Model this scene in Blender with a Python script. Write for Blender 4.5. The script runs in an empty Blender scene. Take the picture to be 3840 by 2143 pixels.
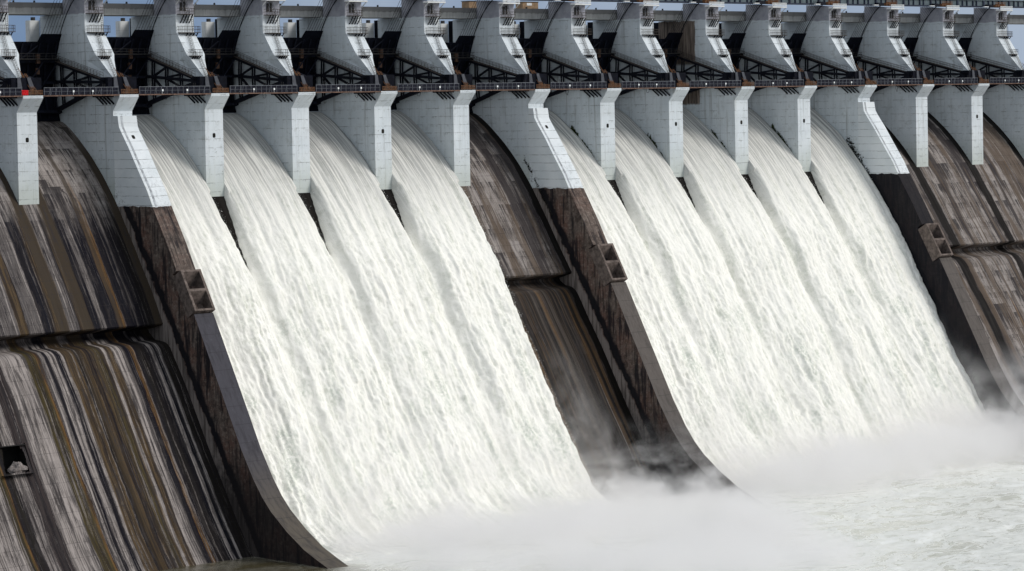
import bpy, bmesh, math, random
import numpy as np
from mathutils import Vector, Matrix, noise as mnoise

random.seed(7)
rng = np.random.default_rng(11)
sc = bpy.context.scene
COL = sc.collection
S = 22.86          # pier spacing along the dam (X)
T = 4.675          # pier thickness
FLOW1, FLOW2 = (1, 2, 3, 4), (6, 7, 8, 9, 10)
FLOWS = FLOW1 + FLOW2
DIVIDE = (1, 6, 11)

# ------------------------------------------------------------------ helpers
class MB:
    """collects polygons, builds ONE mesh object"""
    def __init__(s): s.v, s.f, s.m = [], [], []
    def face(s, pts, mi=0):
        n = len(s.v); s.v += [tuple(p) for p in pts]; s.f.append(tuple(range(n, n+len(pts)))); s.m.append(mi)
    def solid(s, verts, faces, mi=0):
        n = len(s.v); s.v += [tuple(p) for p in verts]
        for f in faces: s.f.append(tuple(n+i for i in f)); s.m.append(mi)
    def box(s, x0, x1, y0, y1, z0, z1, mi=0):
        v = [(x0,y0,z0),(x1,y0,z0),(x1,y1,z0),(x0,y1,z0),(x0,y0,z1),(x1,y0,z1),(x1,y1,z1),(x0,y1,z1)]
        s.solid(v, [(0,3,2,1),(4,5,6,7),(0,1,5,4),(1,2,6,5),(2,3,7,6),(3,0,4,7)], mi)
    def bar(s, a, b, w=.2, h=None, mi=0, up=(0,0,1)):
        h = h or w; a, b = Vector(a), Vector(b); d = (b-a).normalized(); up = Vector(up)
        if abs(d.dot(up)) > .98: up = Vector((0,1,0))
        r = d.cross(up).normalized(); u = r.cross(d)
        v = []
        for p in (a, b):
            for i, j in ((-1,-1),(1,-1),(1,1),(-1,1)): v.append(p + r*(i*w/2) + u*(j*h/2))
        s.solid(v, [(0,1,2,3),(7,6,5,4),(0,4,5,1),(1,5,6,2),(2,6,7,3),(3,7,4,0)], mi)
    def tube(s, pts, r=.06, n=6, mi=0):
        pts = [Vector(p) for p in pts]; base = len(s.v)
        for i, p in enumerate(pts):
            d = (pts[min(i+1,len(pts)-1)] - pts[max(i-1,0)]).normalized()
            up = Vector((0,0,1)) if abs(d.z) < .95 else Vector((0,1,0))
            a = d.cross(up).normalized(); b = a.cross(d)
            for k in range(n):
                t = 2*math.pi*k/n; s.v.append(tuple(p + a*(r*math.cos(t)) + b*(r*math.sin(t))))
        for i in range(len(pts)-1):
            for k in range(n):
                q = base+i*n; s.f.append((q+k, q+(k+1)%n, q+n+(k+1)%n, q+n+k)); s.m.append(mi)
        s.f.append(tuple(base+k for k in range(n))[::-1]); s.m.append(mi)
        s.f.append(tuple(base+(len(pts)-1)*n+k for k in range(n))); s.m.append(mi)
    def prism(s, poly, x0, x1, mi=0, side=None):
        """extrude a (y,z) polygon along X"""
        n = len(poly)
        v = [(x0,y,z) for y, z in poly] + [(x1,y,z) for y, z in poly]
        b = len(s.v); s.v += v
        s.f.append(tuple(b+i for i in range(n))); s.m.append(mi)
        s.f.append(tuple(b+n+i for i in reversed(range(n)))); s.m.append(mi)
        for i in range(n):
            j = (i+1) % n
            s.f.append((b+i, b+n+i, b+n+j, b+j)); s.m.append(side(poly[i], poly[j]) if side else mi)
    def build(s, name, mats, parent=None, smooth=False, loc=None):
        me = bpy.data.meshes.new(name); me.from_pydata(s.v, [], s.f)
        if not isinstance(mats, (list, tuple)): mats = [mats]
        for m in mats: me.materials.append(m)
        me.polygons.foreach_set('material_index', s.m)
        bm = bmesh.new(); bm.from_mesh(me); bmesh.ops.recalc_face_normals(bm, faces=bm.faces); bm.to_mesh(me); bm.free()
        if smooth: me.polygons.foreach_set('use_smooth', [True]*len(me.polygons))
        o = bpy.data.objects.new(name, me); COL.objects.link(o)
        if parent: o.parent = parent
        if loc: o.location = loc
        return o

def tag(o, label=None, cat=None, group=None, kind=None):
    if label: o['label'] = label
    if cat: o['category'] = cat
    if group: o['group'] = group
    if kind: o['kind'] = kind
    return o
def empty(name, loc=(0,0,0)):
    o = bpy.data.objects.new(name, None); o.location = loc; o.empty_display_size = 1; COL.objects.link(o); return o
def copy_tree(o, parent=None):
    c = o.copy(); COL.objects.link(c)
    if parent: c.parent = parent
    for ch in list(o.children): copy_tree(ch, c)
    return c

def grid_object(name, P, mat, uv=None, keep=None, parent=None, smooth=True):
    """P: (n,m,3) array -> quad sheet; uv (n,m,2); keep (n-1,m-1) bool"""
    n, m = P.shape[:2]
    idx = np.arange(n*m).reshape(n, m)
    q = np.stack([idx[:-1,:-1], idx[1:,:-1], idx[1:,1:], idx[:-1,1:]], -1)
    if keep is not None: q = q[keep]
    q = q.reshape(-1, 4)
    used = np.unique(q); remap = np.full(n*m, -1, np.int64); remap[used] = np.arange(len(used)); q = remap[q]
    V = P.reshape(-1, 3)[used]
    me = bpy.data.meshes.new(name)
    me.vertices.add(len(V)); me.vertices.foreach_set('co', V.astype(np.float32).ravel())
    me.loops.add(q.size); me.loops.foreach_set('vertex_index', q.ravel().astype(np.int32))
    me.polygons.add(len(q)); me.polygons.foreach_set('loop_start', np.arange(0, q.size, 4, dtype=np.int32))
    me.polygons.foreach_set('loop_total', np.full(len(q), 4, np.int32))
    me.polygons.foreach_set('use_smooth', np.full(len(q), smooth))
    me.update(calc_edges=True)
    if uv is not None:
        l = me.uv_layers.new(name='UVMap'); l.data.foreach_set('uv', uv.reshape(-1, 2)[used][q.ravel()].astype(np.float32).ravel())
    me.materials.append(mat); me.validate()
    o = bpy.data.objects.new(name, me); COL.objects.link(o)
    if parent: o.parent = parent
    return o

def pn(x, y, seed=0):
    """2-D gradient noise, about -0.7..0.7"""
    xi, yi = np.floor(x).astype(np.int64), np.floor(y).astype(np.int64)
    xf, yf = x-xi, y-yi
    def g(ix, iy, dx, dy):
        h = (ix*374761393 + iy*668265263 + seed*974634777) & 0xFFFFFFFF
        h = ((h ^ (h >> 13))*1274126177) & 0xFFFFFFFF
        h = (h ^ (h >> 16)) & 0xFFFF
        a = h*(2*math.pi/65536)
        return np.cos(a)*dx + np.sin(a)*dy
    u, v = xf*xf*xf*(xf*(xf*6-15)+10), yf*yf*yf*(yf*(yf*6-15)+10)
    a, b = g(xi,yi,xf,yf), g(xi+1,yi,xf-1,yf)
    c, d = g(xi,yi+1,xf,yf-1), g(xi+1,yi+1,xf-1,yf-1)
    return (a+(b-a)*u)*(1-v) + (c+(d-c)*u)*v
def fbm(x, y, seed=0, oct=4, gain=.5):
    o = 0; a = 1; t = 0
    for k in range(oct):
        o = o + a*pn(x*2**k, y*2**k, seed+k*17); t += a; a *= gain
    return o/t
def sstep(a, b, x):
    t = np.clip((x-a)/(b-a), 0, 1); return t*t*(3-2*t)

# ------------------------------------------------------------------ material helper
class NT:
    def __init__(s, name):
        s.mat = bpy.data.materials.new(name); s.mat.use_nodes = True
        s.t = s.mat.node_tree; s.t.nodes.clear()
        s.out = s.t.nodes.new('ShaderNodeOutputMaterial')
    def n(s, typ, ins=None, **kw):
        nd = s.t.nodes.new(typ)
        for k, v in kw.items(): setattr(nd, k, v)
        for k, v in (ins or {}).items(): s.set(nd.inputs[k], v)
        return nd
    def set(s, sock, v):
        if isinstance(v, bpy.types.NodeSocket): s.t.links.new(v, sock)
        elif isinstance(v, (tuple, list)) and sock.type == 'RGBA' and len(v) == 3: sock.default_value = (*v, 1)
        else: sock.default_value = v
    def math(s, op, a, b=0, c=0, clamp=False):
        nd = s.n('ShaderNodeMath', operation=op, use_clamp=clamp)
        s.set(nd.inputs[0], a); s.set(nd.inputs[1], b); s.set(nd.inputs[2], c); return nd.outputs[0]
    def add(s, a, b): return s.math('ADD', a, b)
    def mul(s, a, b): return s.math('MULTIPLY', a, b)
    def step(s, x, a, b):
        nd = s.n('ShaderNodeMapRange', interpolation_type='SMOOTHSTEP'); s.set(nd.inputs[0], x)
        nd.inputs[1].default_value = a; nd.inputs[2].default_value = b
        if a > b: nd.inputs[1].default_value, nd.inputs[2].default_value, nd.inputs[3].default_value, nd.inputs[4].default_value = b, a, 1, 0
        return nd.outputs[0]
    def xyz(s, x, y, z=0):
        nd = s.n('ShaderNodeCombineXYZ'); s.set(nd.inputs[0], x); s.set(nd.inputs[1], y); s.set(nd.inputs[2], z); return nd.outputs[0]
    def sep(s, v):
        nd = s.n('ShaderNodeSeparateXYZ'); s.set(nd.inputs[0], v); return nd.outputs
    def noise(s, vec, scale=1, detail=4, rough=.55, dist=0):
        nd = s.n('ShaderNodeTexNoise', {'Vector': vec, 'Scale': scale, 'Detail': detail, 'Roughness': rough, 'Distortion': dist}); return nd.outputs[0]
    def mix(s, f, a, b, blend='MIX'):
        nd = s.n('ShaderNodeMix', data_type='RGBA', blend_type=blend, clamp_factor=True)
        s.set(nd.inputs[0], f); s.set(nd.inputs[6], a); s.set(nd.inputs[7], b); return nd.outputs[2]
    def mixf(s, f, a, b):
        nd = s.n('ShaderNodeMix', data_type='FLOAT'); s.set(nd.inputs[0], f); s.set(nd.inputs[2], a); s.set(nd.inputs[3], b); return nd.outputs[0]
    def ramp(s, f, stops, interp='LINEAR'):
        nd = s.n('ShaderNodeValToRGB'); r = nd.color_ramp; r.interpolation = interp
        while len(r.elements) < len(stops): r.elements.new(.5)
        for e, (p, c) in zip(r.elements, stops):
            e.position = p
        for e, (p, c) in zip(r.elements, stops):
            e.position = p; e.color = (*c, 1)
        s.set(nd.inputs[0], f); return nd.outputs[0]
    def done(s, color, rough=.8, bump=None, bstr=.3, bdist=.05, spec=.3, metal=0):
        b = s.n('ShaderNodeBsdfPrincipled', {'Base Color': color, 'Roughness': rough, 'Specular IOR Level': spec, 'Metallic': metal})
        if bump is not None:
            bp = s.n('ShaderNodeBump', {'Height': bump, 'Strength': bstr, 'Distance': bdist}); s.t.links.new(bp.outputs[0], b.inputs['Normal'])
        s.t.links.new(b.outputs[0], s.out.inputs[0]); return s.mat
    def obj(s): return s.n('ShaderNodeTexCoord').outputs['Object']
    def world(s): return s.n('ShaderNodeNewGeometry').outputs['Position']
    def uv(s): return s.n('ShaderNodeTexCoord').outputs['UV']
    def rand(s): return s.n('ShaderNodeObjectInfo').outputs['Random']

def simple(name, col, rough=.6, var=.35, scale=1.5, metal=0, spec=.3):
    m = NT(name); w = m.world(); f = m.noise(w, scale, 5, .65)
    c = m.mix(m.step(f, .3, .7), tuple(x*(1-var) for x in col), tuple(min(1, x*(1+var)) for x in col))
    return m.done(c, rough, spec=spec, metal=metal)

# ------------------------------------------------------------------ materials
def paint_mat(name, brown=False):
    """pale painted formwork concrete: pour joints, streaks, grime, weathered head above z=116.7"""
    m = NT(name); w = m.world(); x, y, z = m.sep(w)
    hz = m.add(x, y)
    wob = m.mul(m.add(m.noise(m.xyz(m.mul(hz,.5), m.mul(z,.5)), 1, 3), -.5), .22)
    zj = m.math('FRACT', m.mul(m.add(z, wob), 1/1.83))
    joint = m.step(m.math('ABSOLUTE', m.add(zj, -.5)), .042, .014)
    brk = m.step(m.noise(m.xyz(m.mul(hz,.45), m.mul(z,.9), m.mul(x,.3)), 1, 6, .75), .46, .60)
    vj = m.math('FRACT', m.mul(m.add(hz, m.mul(wob,.3)), 1/5.9))
    vjoint = m.mul(m.step(m.math('ABSOLUTE', m.add(vj, -.5)), .014, .005), m.mixf(brk, .05, .5))
    j = m.math('MAXIMUM', m.mul(joint, m.mixf(brk, .07, .92)), vjoint)
    dripn = m.noise(m.xyz(m.mul(hz, 2.2), m.mul(z, .25), m.mul(x,.9)), 1, 5, .7)
    drip = m.mul(m.mul(m.step(zj, .12, .5), m.math('LESS_THAN', zj, .5)), m.mul(brk, m.step(dripn, .50, .62)))
    big = m.noise(w, .12, 4, .6)
    streak = m.noise(m.xyz(m.mul(hz, 1.6), m.mul(z, .09), m.mul(x,.2)), 1, 5, .6)
    base = m.mix(m.step(big, .3, .7), (.575,.625,.66), (.675,.72,.75))
    base = m.mix(m.mul(m.step(streak, .45, .75), .34), base, (.42,.46,.46))
    run = m.noise(m.xyz(m.mul(hz, .9), m.mul(z, .035), m.mul(x,1.3)), 1, 6, .7)
    base = m.mix(m.mul(m.step(run, .57, .68), .6), base, (.26,.27,.26))
    blt = m.noise(m.xyz(m.mul(hz,.45), m.mul(z,.45), m.mul(x,.6)), 1, 8, .75)
    base = m.mix(m.mul(m.step(blt, .52, .68), .45), base, (.36,.38,.37))
    # rows of formwork bays, each a touch lighter or darker
    bay = m.n('ShaderNodeTexWhiteNoise', {'Vector': m.xyz(m.math('FLOOR', m.mul(hz,1/5.9)), m.math('FLOOR', m.mul(z,1/1.83)), m.math('FLOOR', m.mul(x,1/5)))}, noise_dimensions='3D').outputs[0]
    base = m.mix(m.mul(bay, .16), base, (.50,.54,.56))
    # greenish foot
    foot = m.mul(m.step(m.add(z, m.mul(streak, 9)), 93, 82), .6)
    base = m.mix(foot, base, (.40,.43,.36))
    base = m.mix(m.mul(drip, .55), base, (.20,.21,.20))
    base = m.mix(m.mul(j, .8), base, (.10,.11,.11))
    # black spots and runs along the joints
    sp = m.noise(m.xyz(m.mul(hz,1.0), m.mul(z,1.2), m.mul(x,.7)), 1.0, 8, .80)
    low = m.step(z, 99, 90)
    spot = m.mul(m.step(sp, .60, .67), m.mixf(low, .10, .9))
    base = m.mix(m.mul(spot, .8), base, (.055,.06,.055))
    # weathered bare head of the tower
    head = m.step(m.add(z, m.mul(m.add(m.noise(m.xyz(m.mul(hz,.5), 0, x), 1, 3), -.5), .8)), 116.55, 116.85)
    hc = m.mix(m.step(m.noise(w, .6, 5, .7), .3, .7), (.27,.272,.315), (.39,.39,.43))
    base = m.mix(m.mul(head, .95), base, hc)
    if brown:
        n2 = m.mul(m.add(m.noise(m.xyz(m.mul(y,.6), m.mul(z,.25)), 1, 4), -.5), 1.2)
        zone = m.mul(m.step(m.add(y, n2), 15.2, 15.5), m.mul(m.step(z, 105.2, 106.2), m.step(m.add(z, n2), 116.7, 116.4)))
        st = m.noise(m.xyz(m.mul(y,2.2), m.mul(z,.12)), 1, 5, .65)
        bc = m.mix(m.step(st, .38, .62), (.075,.06,.052), (.25,.20,.165))
        z2 = m.mul(m.step(m.add(y, n2), 13.8, 14.2), m.mul(m.step(m.add(z, n2), 95.6, 96.2), m.step(z, 101, 100.4)))
        base = m.mix(m.math('MAXIMUM', zone, z2), base, bc)
    bump = m.add(m.mul(j, -1), m.mul(m.noise(w, 3, 5), .35))
    return m.done(base, .75, bump, .35, .04, .25)

def wall_mat(name, wet=0.0):
    """divide wall: pale paint above z=77.6, brown stained concrete below; d = height above the chute"""
    m = NT(name); w = m.world(); x, y, z = m.sep(w)
    topn = m.step(m.sep(m.n('ShaderNodeNewGeometry').outputs['True Normal'])[2], .1, .35)
    hz = m.add(m.mul(y, m.math('SUBTRACT', 1, topn)), x)
    # --- paint (as the piers)
    wob = m.mul(m.add(m.noise(m.xyz(m.mul(hz,.5), m.mul(z,.5)), 1, 3), -.5), .3)
    zj = m.math('FRACT', m.mul(m.add(z, wob), 1/1.83))
    joint = m.step(m.math('ABSOLUTE', m.add(zj, -.5)), .042, .014)
    brk = m.step(m.noise(m.xyz(m.mul(hz,.35), m.mul(z,.8), m.mul(x,.3)), 1, 4, .7), .40, .62)
    big = m.noise(w, .15, 4, .6)
    paint = m.mix(m.step(big, .3, .7), (.61,.65,.67), (.72,.75,.765))
    sp = m.noise(m.xyz(m.mul(hz,1.3), m.mul(z,1.3), m.mul(x,.9)), 1.0, 7, .8)
    scr = m.mul(m.step(sp, .50, .64), m.mul(topn, m.step(z, 92, 80)))
    paint = m.mix(m.mul(joint, m.mixf(brk, .25, .85)), paint, (.10,.11,.11))
    paint = m.mix(m.mul(scr, .55), paint, (.28,.29,.30))
    yc = m.add(m.mul(m.add(z, -78.4), .634), 2.1)
    d = m.mul(m.math('SUBTRACT', yc, y), .845)
    dw = m.add(d, m.mul(m.add(m.noise(m.xyz(m.mul(y,.35), m.mul(z,.35), 3), 1, 5, .65), -.5), 2.6))
    spot = m.mul(m.step(sp, .52, .62), m.step(d, 4.2, .6))
    paint = m.mix(m.mul(spot, .85), paint, (.05,.05,.045))
    # --- bare concrete
    st = m.noise(m.xyz(m.mul(hz, 1.5), m.mul(z, .10), m.mul(x,.3)), 1, 6, .65)
    st2 = m.noise(m.xyz(m.mul(hz, .7), m.mul(z, .07), 9), 1, 5, .6)
    red = m.noise(m.xyz(m.mul(y,.16), m.mul(z,.12), 2), 1, 3)
    conc = m.mix(m.step(red, .40, .62), (.118,.092,.078), (.130,.076,.060))
    conc = m.mix(m.mul(m.step(m.noise(w, 1.2, 5, .7), .45, .7), .5), conc, (.30,.25,.215))
    run = m.step(st, .50, .62); run2 = m.step(st2, .52, .60)
    blot = m.noise(m.xyz(m.mul(y,.5), m.mul(z,.5), m.mul(x,.5)), 1, 9, .78)
    conc = m.mix(m.mul(m.step(blot, .50, .60), .75), conc, (.045,.034,.030))
    conc = m.mix(m.mul(run, .75), conc, (.022,.019,.02))
    conc = m.mix(m.mul(run2, .85), conc, (.012,.011,.014))
    lj = m.math('FRACT', m.mul(m.add(z, wob), 1/1.5)); ljoint = m.step(m.math('ABSOLUTE', m.add(lj, -.5)), .03, .01)
    conc = m.mix(m.mul(ljoint, m.mixf(brk, 0, .6)), conc, (.02,.018,.018))
    band = m.mul(m.step(dw, 1.5, 2.0), m.step(dw, 4.1, 3.2))
    pale = m.step(dw, 1.9, 1.2)
    beige = m.mix(m.step(st, .45, .6), (.21,.18,.165), (.09,.075,.068))
    side = m.math('SUBTRACT', 1, topn)
    conc = m.mix(m.mul(pale, side), conc, beige)
    conc = m.mix(m.mul(m.mul(band, side), .96), conc, (.008,.008,.011))
    if wet: conc = m.mix(m.mul(m.step(m.add(d, m.mul(m.add(st,-.5),6)), 22, 13), wet), conc, (.012,.012,.015))
    foot = m.step(m.add(z, m.mul(m.add(blot, -.5), 30)), 34, 20)
    conc = m.mix(m.mul(m.mul(foot, side), .82), conc, (.014,.012,.013))
    edge = m.mul(m.add(m.noise(m.xyz(m.mul(hz,.45), 0, 0), 1, 4), -.5), 1.0)
    f = m.step(m.add(z, edge), 77.62, 77.5)
    col = m.mix(f, paint, conc)
    bump = m.add(m.mul(joint, -.6), m.mul(m.noise(w, 3, 6), .6))
    return m.done(col, .85, bump, .4, .05, .12)

C_L, C_N, C_B, C_O, C_G, C_D = (.335,.295,.275), (.0055,.0055,.010), (.082,.055,.029), (.155,.082,.027), (.16,.14,.13), (.014,.0115,.009)
C_V = (.056,.043,.018)
def xramp(m, x, stops, lo, hi):
    return m.ramp(m.math('DIVIDE', m.math('SUBTRACT', x, lo), hi-lo), [((a-lo)/(hi-lo), c) for a, c in stops])

def chute_mat(name, plan=None, tone=1.0, dark=.5, brown=.5, gut=None, wetlow=0.):
    """stained spillway concrete. UV.x = metres along the dam, UV.y = metres down the face (lip at 0)"""
    m = NT(name); u, v, _ = m.sep(m.uv())
    wv = m.add(u, m.mul(m.add(m.noise(m.xyz(m.mul(u,.35), m.mul(v,.045)), 1, 3), -.5), 1.0))
    wv = m.add(wv, m.mul(m.add(m.noise(m.xyz(m.mul(u,3.5), m.mul(v,.16)), 1, 7, .75), -.5), 1.5))
    # pale poured blocks
    blk = m.n('ShaderNodeTexBrick', {'Vector': m.xyz(u, v, 0), 'Color1': (.27,.235,.215,1), 'Color2': (.38,.34,.315,1), 'Mortar': (.10,.085,.08,1),
              'Scale': 1., 'Mortar Size': .03, 'Mortar Smooth': .4, 'Bias': 0., 'Brick Width': 3.6, 'Row Height': 1.6}).outputs[0]
    mott = m.noise(m.xyz(u, m.mul(v,.7)), .9, 6, .7)
    base = m.mix(m.step(mott, .32, .68), blk, (.30*tone,.265*tone,.245*tone))
    base = m.mix(.35, base, (.27*tone,.24*tone,.222*tone))
    fine = m.noise(m.xyz(m.mul(u,2.6), m.mul(v,.10)), 1, 6, .65)
    base = m.mix(m.mul(m.step(fine, .48, .64), .65), base, (.085,.07,.06))
    murk = m.noise(m.xyz(m.mul(u,.34), m.mul(v,.13), 17), 1, 8, .72)
    base = m.mix(m.mul(m.step(murk, .47, .62), .55), base, (.052,.040,.032))
    blot = m.noise(m.xyz(m.mul(u,.8), m.mul(v,.30), 27), 1, 9, .78)
    base = m.mix(m.mul(m.step(blot, .545, .64), .7), base, (.030,.025,.024))
    hair = m.noise(m.xyz(m.mul(u,4.5), m.mul(v,.055), 37), 1, 6, .7)
    base = m.mix(m.mul(m.step(hair, .53, .64), .5), base, (.040,.033,.030))
    # black patches that hang from pour joints, square-topped and torn below
    def patch(wd, ht, off, thr, ragged):
        uu = m.add(u, m.mul(m.add(m.noise(m.xyz(m.mul(u,.8), m.mul(v,.5), off), 1, 8, .75), -.5), ragged)); vv = m.add(v, m.mul(m.add(m.noise(m.xyz(m.mul(u,2.8), m.mul(v,.06), off+3), 1, 5, .7), -.5), 2.2))
        cu, cv = m.math('FLOOR', m.add(m.mul(uu, 1/wd), off*.37)), m.math('FLOOR', m.add(m.mul(v, 1/ht), off*.21))
        wn = m.n('ShaderNodeTexWhiteNoise', {'Vector': m.xyz(cu, cv, off)}, noise_dimensions='3D').outputs[0]
        fall = m.math('FRACT', m.add(m.mul(v, 1/ht), off*.21))
        torn = m.noise(m.xyz(m.mul(u,2.4), m.mul(v,.05), off+9), 1, 5, .7)
        return m.mul(m.step(wn, 1-thr, 1-thr+.02), m.step(m.add(torn, m.mul(fall, -.32)), .24, .36))
    pl_ = m.math('MAXIMUM', patch(2.6, 3.1, 11, .26, 2.4), patch(4.1, 4.6, 14, .18, 3.4))
    base = m.mix(m.mul(pl_, .48), base, (.36*tone,.325*tone,.305*tone))
    pk = m.math('MAXIMUM', patch(1.9, 5.4, 2, .07+.2*(dark-.5), 3.2), patch(3.3, 8.1, 5, .08+.2*(dark-.5), 4.4))
    base = m.mix(m.mul(pk, .80), base, (.013,.0115,.014))
    row = m.math('FLOOR', m.mul(v, 1/6.2)); fr = m.math('FRACT', m.mul(v, 1/6.2))
    drip = m.noise(m.xyz(m.mul(u,1.3), m.mul(row, 7.31), m.mul(v,.03)), 1, 5, .7)
    dm = m.step(m.add(drip, m.mul(fr, -.16)), .50 - .08*(dark-.5), .54)
    base = m.mix(m.mul(dm, .85), base, (.03,.026,.028))
    if plan:
        up = xramp(m, wv, plan[0], -26, 19)
        lo_l = xramp(m, wv, plan[1], -46, -1); lo_r = xramp(m, wv, plan[2], -1, 19)
        lo = m.mix(m.step(wv, -1.05, -.95), lo_l, lo_r)
        isl = m.step(v, 1.0, 1.2)
        # painted streaks take over gradually below the bare upper half
        sm = m.step(m.add(v, m.mul(m.add(m.noise(m.xyz(m.mul(u,1.0), m.mul(v,.1)), 1, 5, .7), -.5), 34)), -37, -20)
        pl = m.mix(isl, up, lo)
        pl = m.mix(m.mul(m.step(fine, .44, .62), .72), pl, (.014,.0115,.012))
        thin = m.noise(m.xyz(m.mul(wv,1.5), m.mul(v,.010), 51), 1, 5, .72)
        pl = m.mix(m.mul(m.step(thin, .52, .56), .70), pl, (.010,.0085,.011))
        thin2 = m.noise(m.xyz(m.mul(wv,2.3), m.mul(v,.013), 61), 1, 5, .7)
        pl = m.mix(m.mul(m.step(thin2, .575, .60), m.mixf(isl, .3, .5)), pl, (.27,.24,.225))
        pale = m.noise(m.xyz(m.mul(u,4.0), m.mul(v,.05), 4), 1, 4, .6)
        pl = m.mix(m.mul(m.step(pale, .63, .71), .35), pl, (.32,.29,.275))
        lum = m.step(m.sep(pl)[0], .12, .25)
        fib = m.noise(m.xyz(m.mul(u,2.2), m.mul(v,.035), 41), 1, 6, .72)
        pl = m.mix(m.mul(m.mul(lum, m.math('SUBTRACT', 1, isl)), m.step(fib, .39, .50)), pl, C_N)
        pl = m.mix(m.mul(m.mul(lum, isl), m.mul(m.step(fib, .52, .64), .7)), pl, (.07,.055,.045))
        pl = m.mix(m.mul(lum, .5), pl, m.mix(.5, base, pl))
        col = m.mix(m.math('MAXIMUM', isl, sm), base, pl)
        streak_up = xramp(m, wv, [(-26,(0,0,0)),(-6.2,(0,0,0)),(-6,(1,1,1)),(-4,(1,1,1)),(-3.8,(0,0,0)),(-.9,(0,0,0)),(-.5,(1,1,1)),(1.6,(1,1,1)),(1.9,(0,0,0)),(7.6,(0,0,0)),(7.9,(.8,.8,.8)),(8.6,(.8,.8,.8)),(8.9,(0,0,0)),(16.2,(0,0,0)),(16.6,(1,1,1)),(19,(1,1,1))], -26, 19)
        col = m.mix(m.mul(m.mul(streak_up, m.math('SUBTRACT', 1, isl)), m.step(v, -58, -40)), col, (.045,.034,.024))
    else:
        b1 = m.noise(m.xyz(m.mul(wv,.22), m.mul(v,.012), 5), 1, 4, .6)
        b2 = m.noise(m.xyz(m.mul(wv,.33), m.mul(v,.010), 12), 1, 4, .6)
        b3 = m.noise(m.xyz(m.mul(wv,.5), m.mul(v,.012), 22), 1, 3, .5)
        col = m.mix(m.mul(m.step(b1, .60-.16*dark, .66-.16*dark), .88), base, (.030,.025,.026))
        col = m.mix(m.mul(m.step(b2, .60-.14*brown, .68-.14*brown), .85), col, (.095,.070,.052))
        col = m.mix(m.mul(m.step(b3, .66, .72), .8), col, (.17,.10,.045))
        pale = m.noise(m.xyz(m.mul(u,3.0), m.mul(v,.03), 4), 1, 4, .6)
        col = m.mix(m.mul(m.step(pale, .60, .70), .5), col, (.33,.30,.285))
        if wetlow: col = m.mix(m.mul(m.step(v, -3, 3), wetlow), col, m.mix(m.step(m.noise(m.xyz(m.mul(u,5), m.mul(v,.016), 71),1,3,.5), .70, .73), m.mix(m.step(m.noise(m.xyz(m.mul(u,1.1), m.mul(v,.012)),1,6,.7), .44, .60), (.012,.0105,.010), m.mix(m.step(m.noise(m.xyz(m.mul(u,.5), m.mul(v,.01), 73),1,4,.6), .45, .58), (.060,.050,.042), (.105,.060,.026))), (.40,.40,.40)))
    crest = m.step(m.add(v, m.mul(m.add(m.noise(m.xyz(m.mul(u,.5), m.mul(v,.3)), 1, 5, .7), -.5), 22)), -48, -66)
    col = m.mix(m.mul(crest, .8), col, (.05,.042,.038))  # dark brown towards the crest: staining plus shade near the gate, put into the colour
    brk = m.noise(m.xyz(m.mul(u,.9), m.mul(v,.11), 31), 1, 6, .75)
    col = m.mix(m.mul(m.step(brk, .53, .62), .75), col, (.035,.03,.03))
    sc_ = m.noise(m.xyz(m.mul(u,6), m.mul(v,.5), 8), 1, 4, .7)
    col = m.mix(m.mul(m.step(sc_, .56, .72), .35), col, (.02,.018,.02))
    jf = m.step(m.math('ABSOLUTE', m.add(m.math('FRACT', m.mul(m.add(v, m.mul(brk, .3)), 1/3.1)), -.5)), .02, .006)
    col = m.mix(m.mul(jf, m.mixf(m.step(brk, .4, .55), .2, .7)), col, (.03,.027,.027))
    if gut:
        for (a, b) in gut:
            e = m.add(wv, m.mul(m.add(m.noise(m.xyz(2, m.mul(v,.15)), 1, 4), -.5), 1.4))
            g = m.mul(m.step(e, a-.25, a+.1), m.step(e, b+.25, b-.1))
            col = m.mix(m.mul(g, .96), col, (.006,.005,.0045))
    rough = m.mixf(m.step(m.noise(m.xyz(m.mul(u,1.0), m.mul(v,.03)), 1, 3), .45, .6), .45, .8)
    bump = m.add(m.noise(m.xyz(u, m.mul(v,.4)), 2.5, 6, .7), m.mul(fine, .6))
    return m.done(col, m.mixf(.5, rough, .9), bump, .5, .06, .08)

def cap_mat(name, a, b):
    m = NT(name); w = m.world(); x, y, z = m.sep(w)
    f = m.noise(m.xyz(m.mul(x,1.2), m.mul(y,.25), m.mul(z,.25)), 1, 6, .7)
    c = m.mix(m.step(z, 34, 16), a, b)
    c = m.mix(m.mul(m.step(f, .42, .68), .6), c, tuple(v*.45 for v in a))
    c = m.mix(m.mul(m.step(m.noise(w, 1.5, 6, .7), .55, .75), .4), c, tuple(v*1.9 for v in a))
    j = m.step(m.math('ABSOLUTE', m.add(m.math('FRACT', m.mul(z, 1/3.4)), -.5)), .02, .006)
    c = m.mix(m.mul(j, .5), c, (.02,.02,.022))
    return m.done(c, .7, f, .3, .04, .15)
M_PAINT, M_PAINTB = paint_mat('painted_concrete'), paint_mat('painted_concrete_stained', True)
M_WALL, M_WALLW = wall_mat('divide_wall_concrete'), wall_mat('divide_wall_wet_concrete', .92)
plan_up = [(-26,C_L),(-15.4,C_L),(-15.1,C_B),(-13.2,C_B),(-13,C_N),(-12.6,C_L),(-9.8,C_L),(-9.5,C_N),(-7.5,C_N),(-6.4,C_B),(-3.9,C_B),(-3.6,C_L),(-1.8,C_L),(-1.5,C_N),(-.7,C_B),(1.3,C_B),(1.6,C_N),(3.4,C_N),(3.7,C_L),(4.6,C_L),(4.9,C_N),(7.6,C_N),(7.9,C_O),(9.1,C_O),(9.4,C_N),(12,C_N),(12.2,C_G),(12.6,C_N),(16.2,C_D),(19,C_D)]
C_P = (.040,.031,.030)
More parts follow.
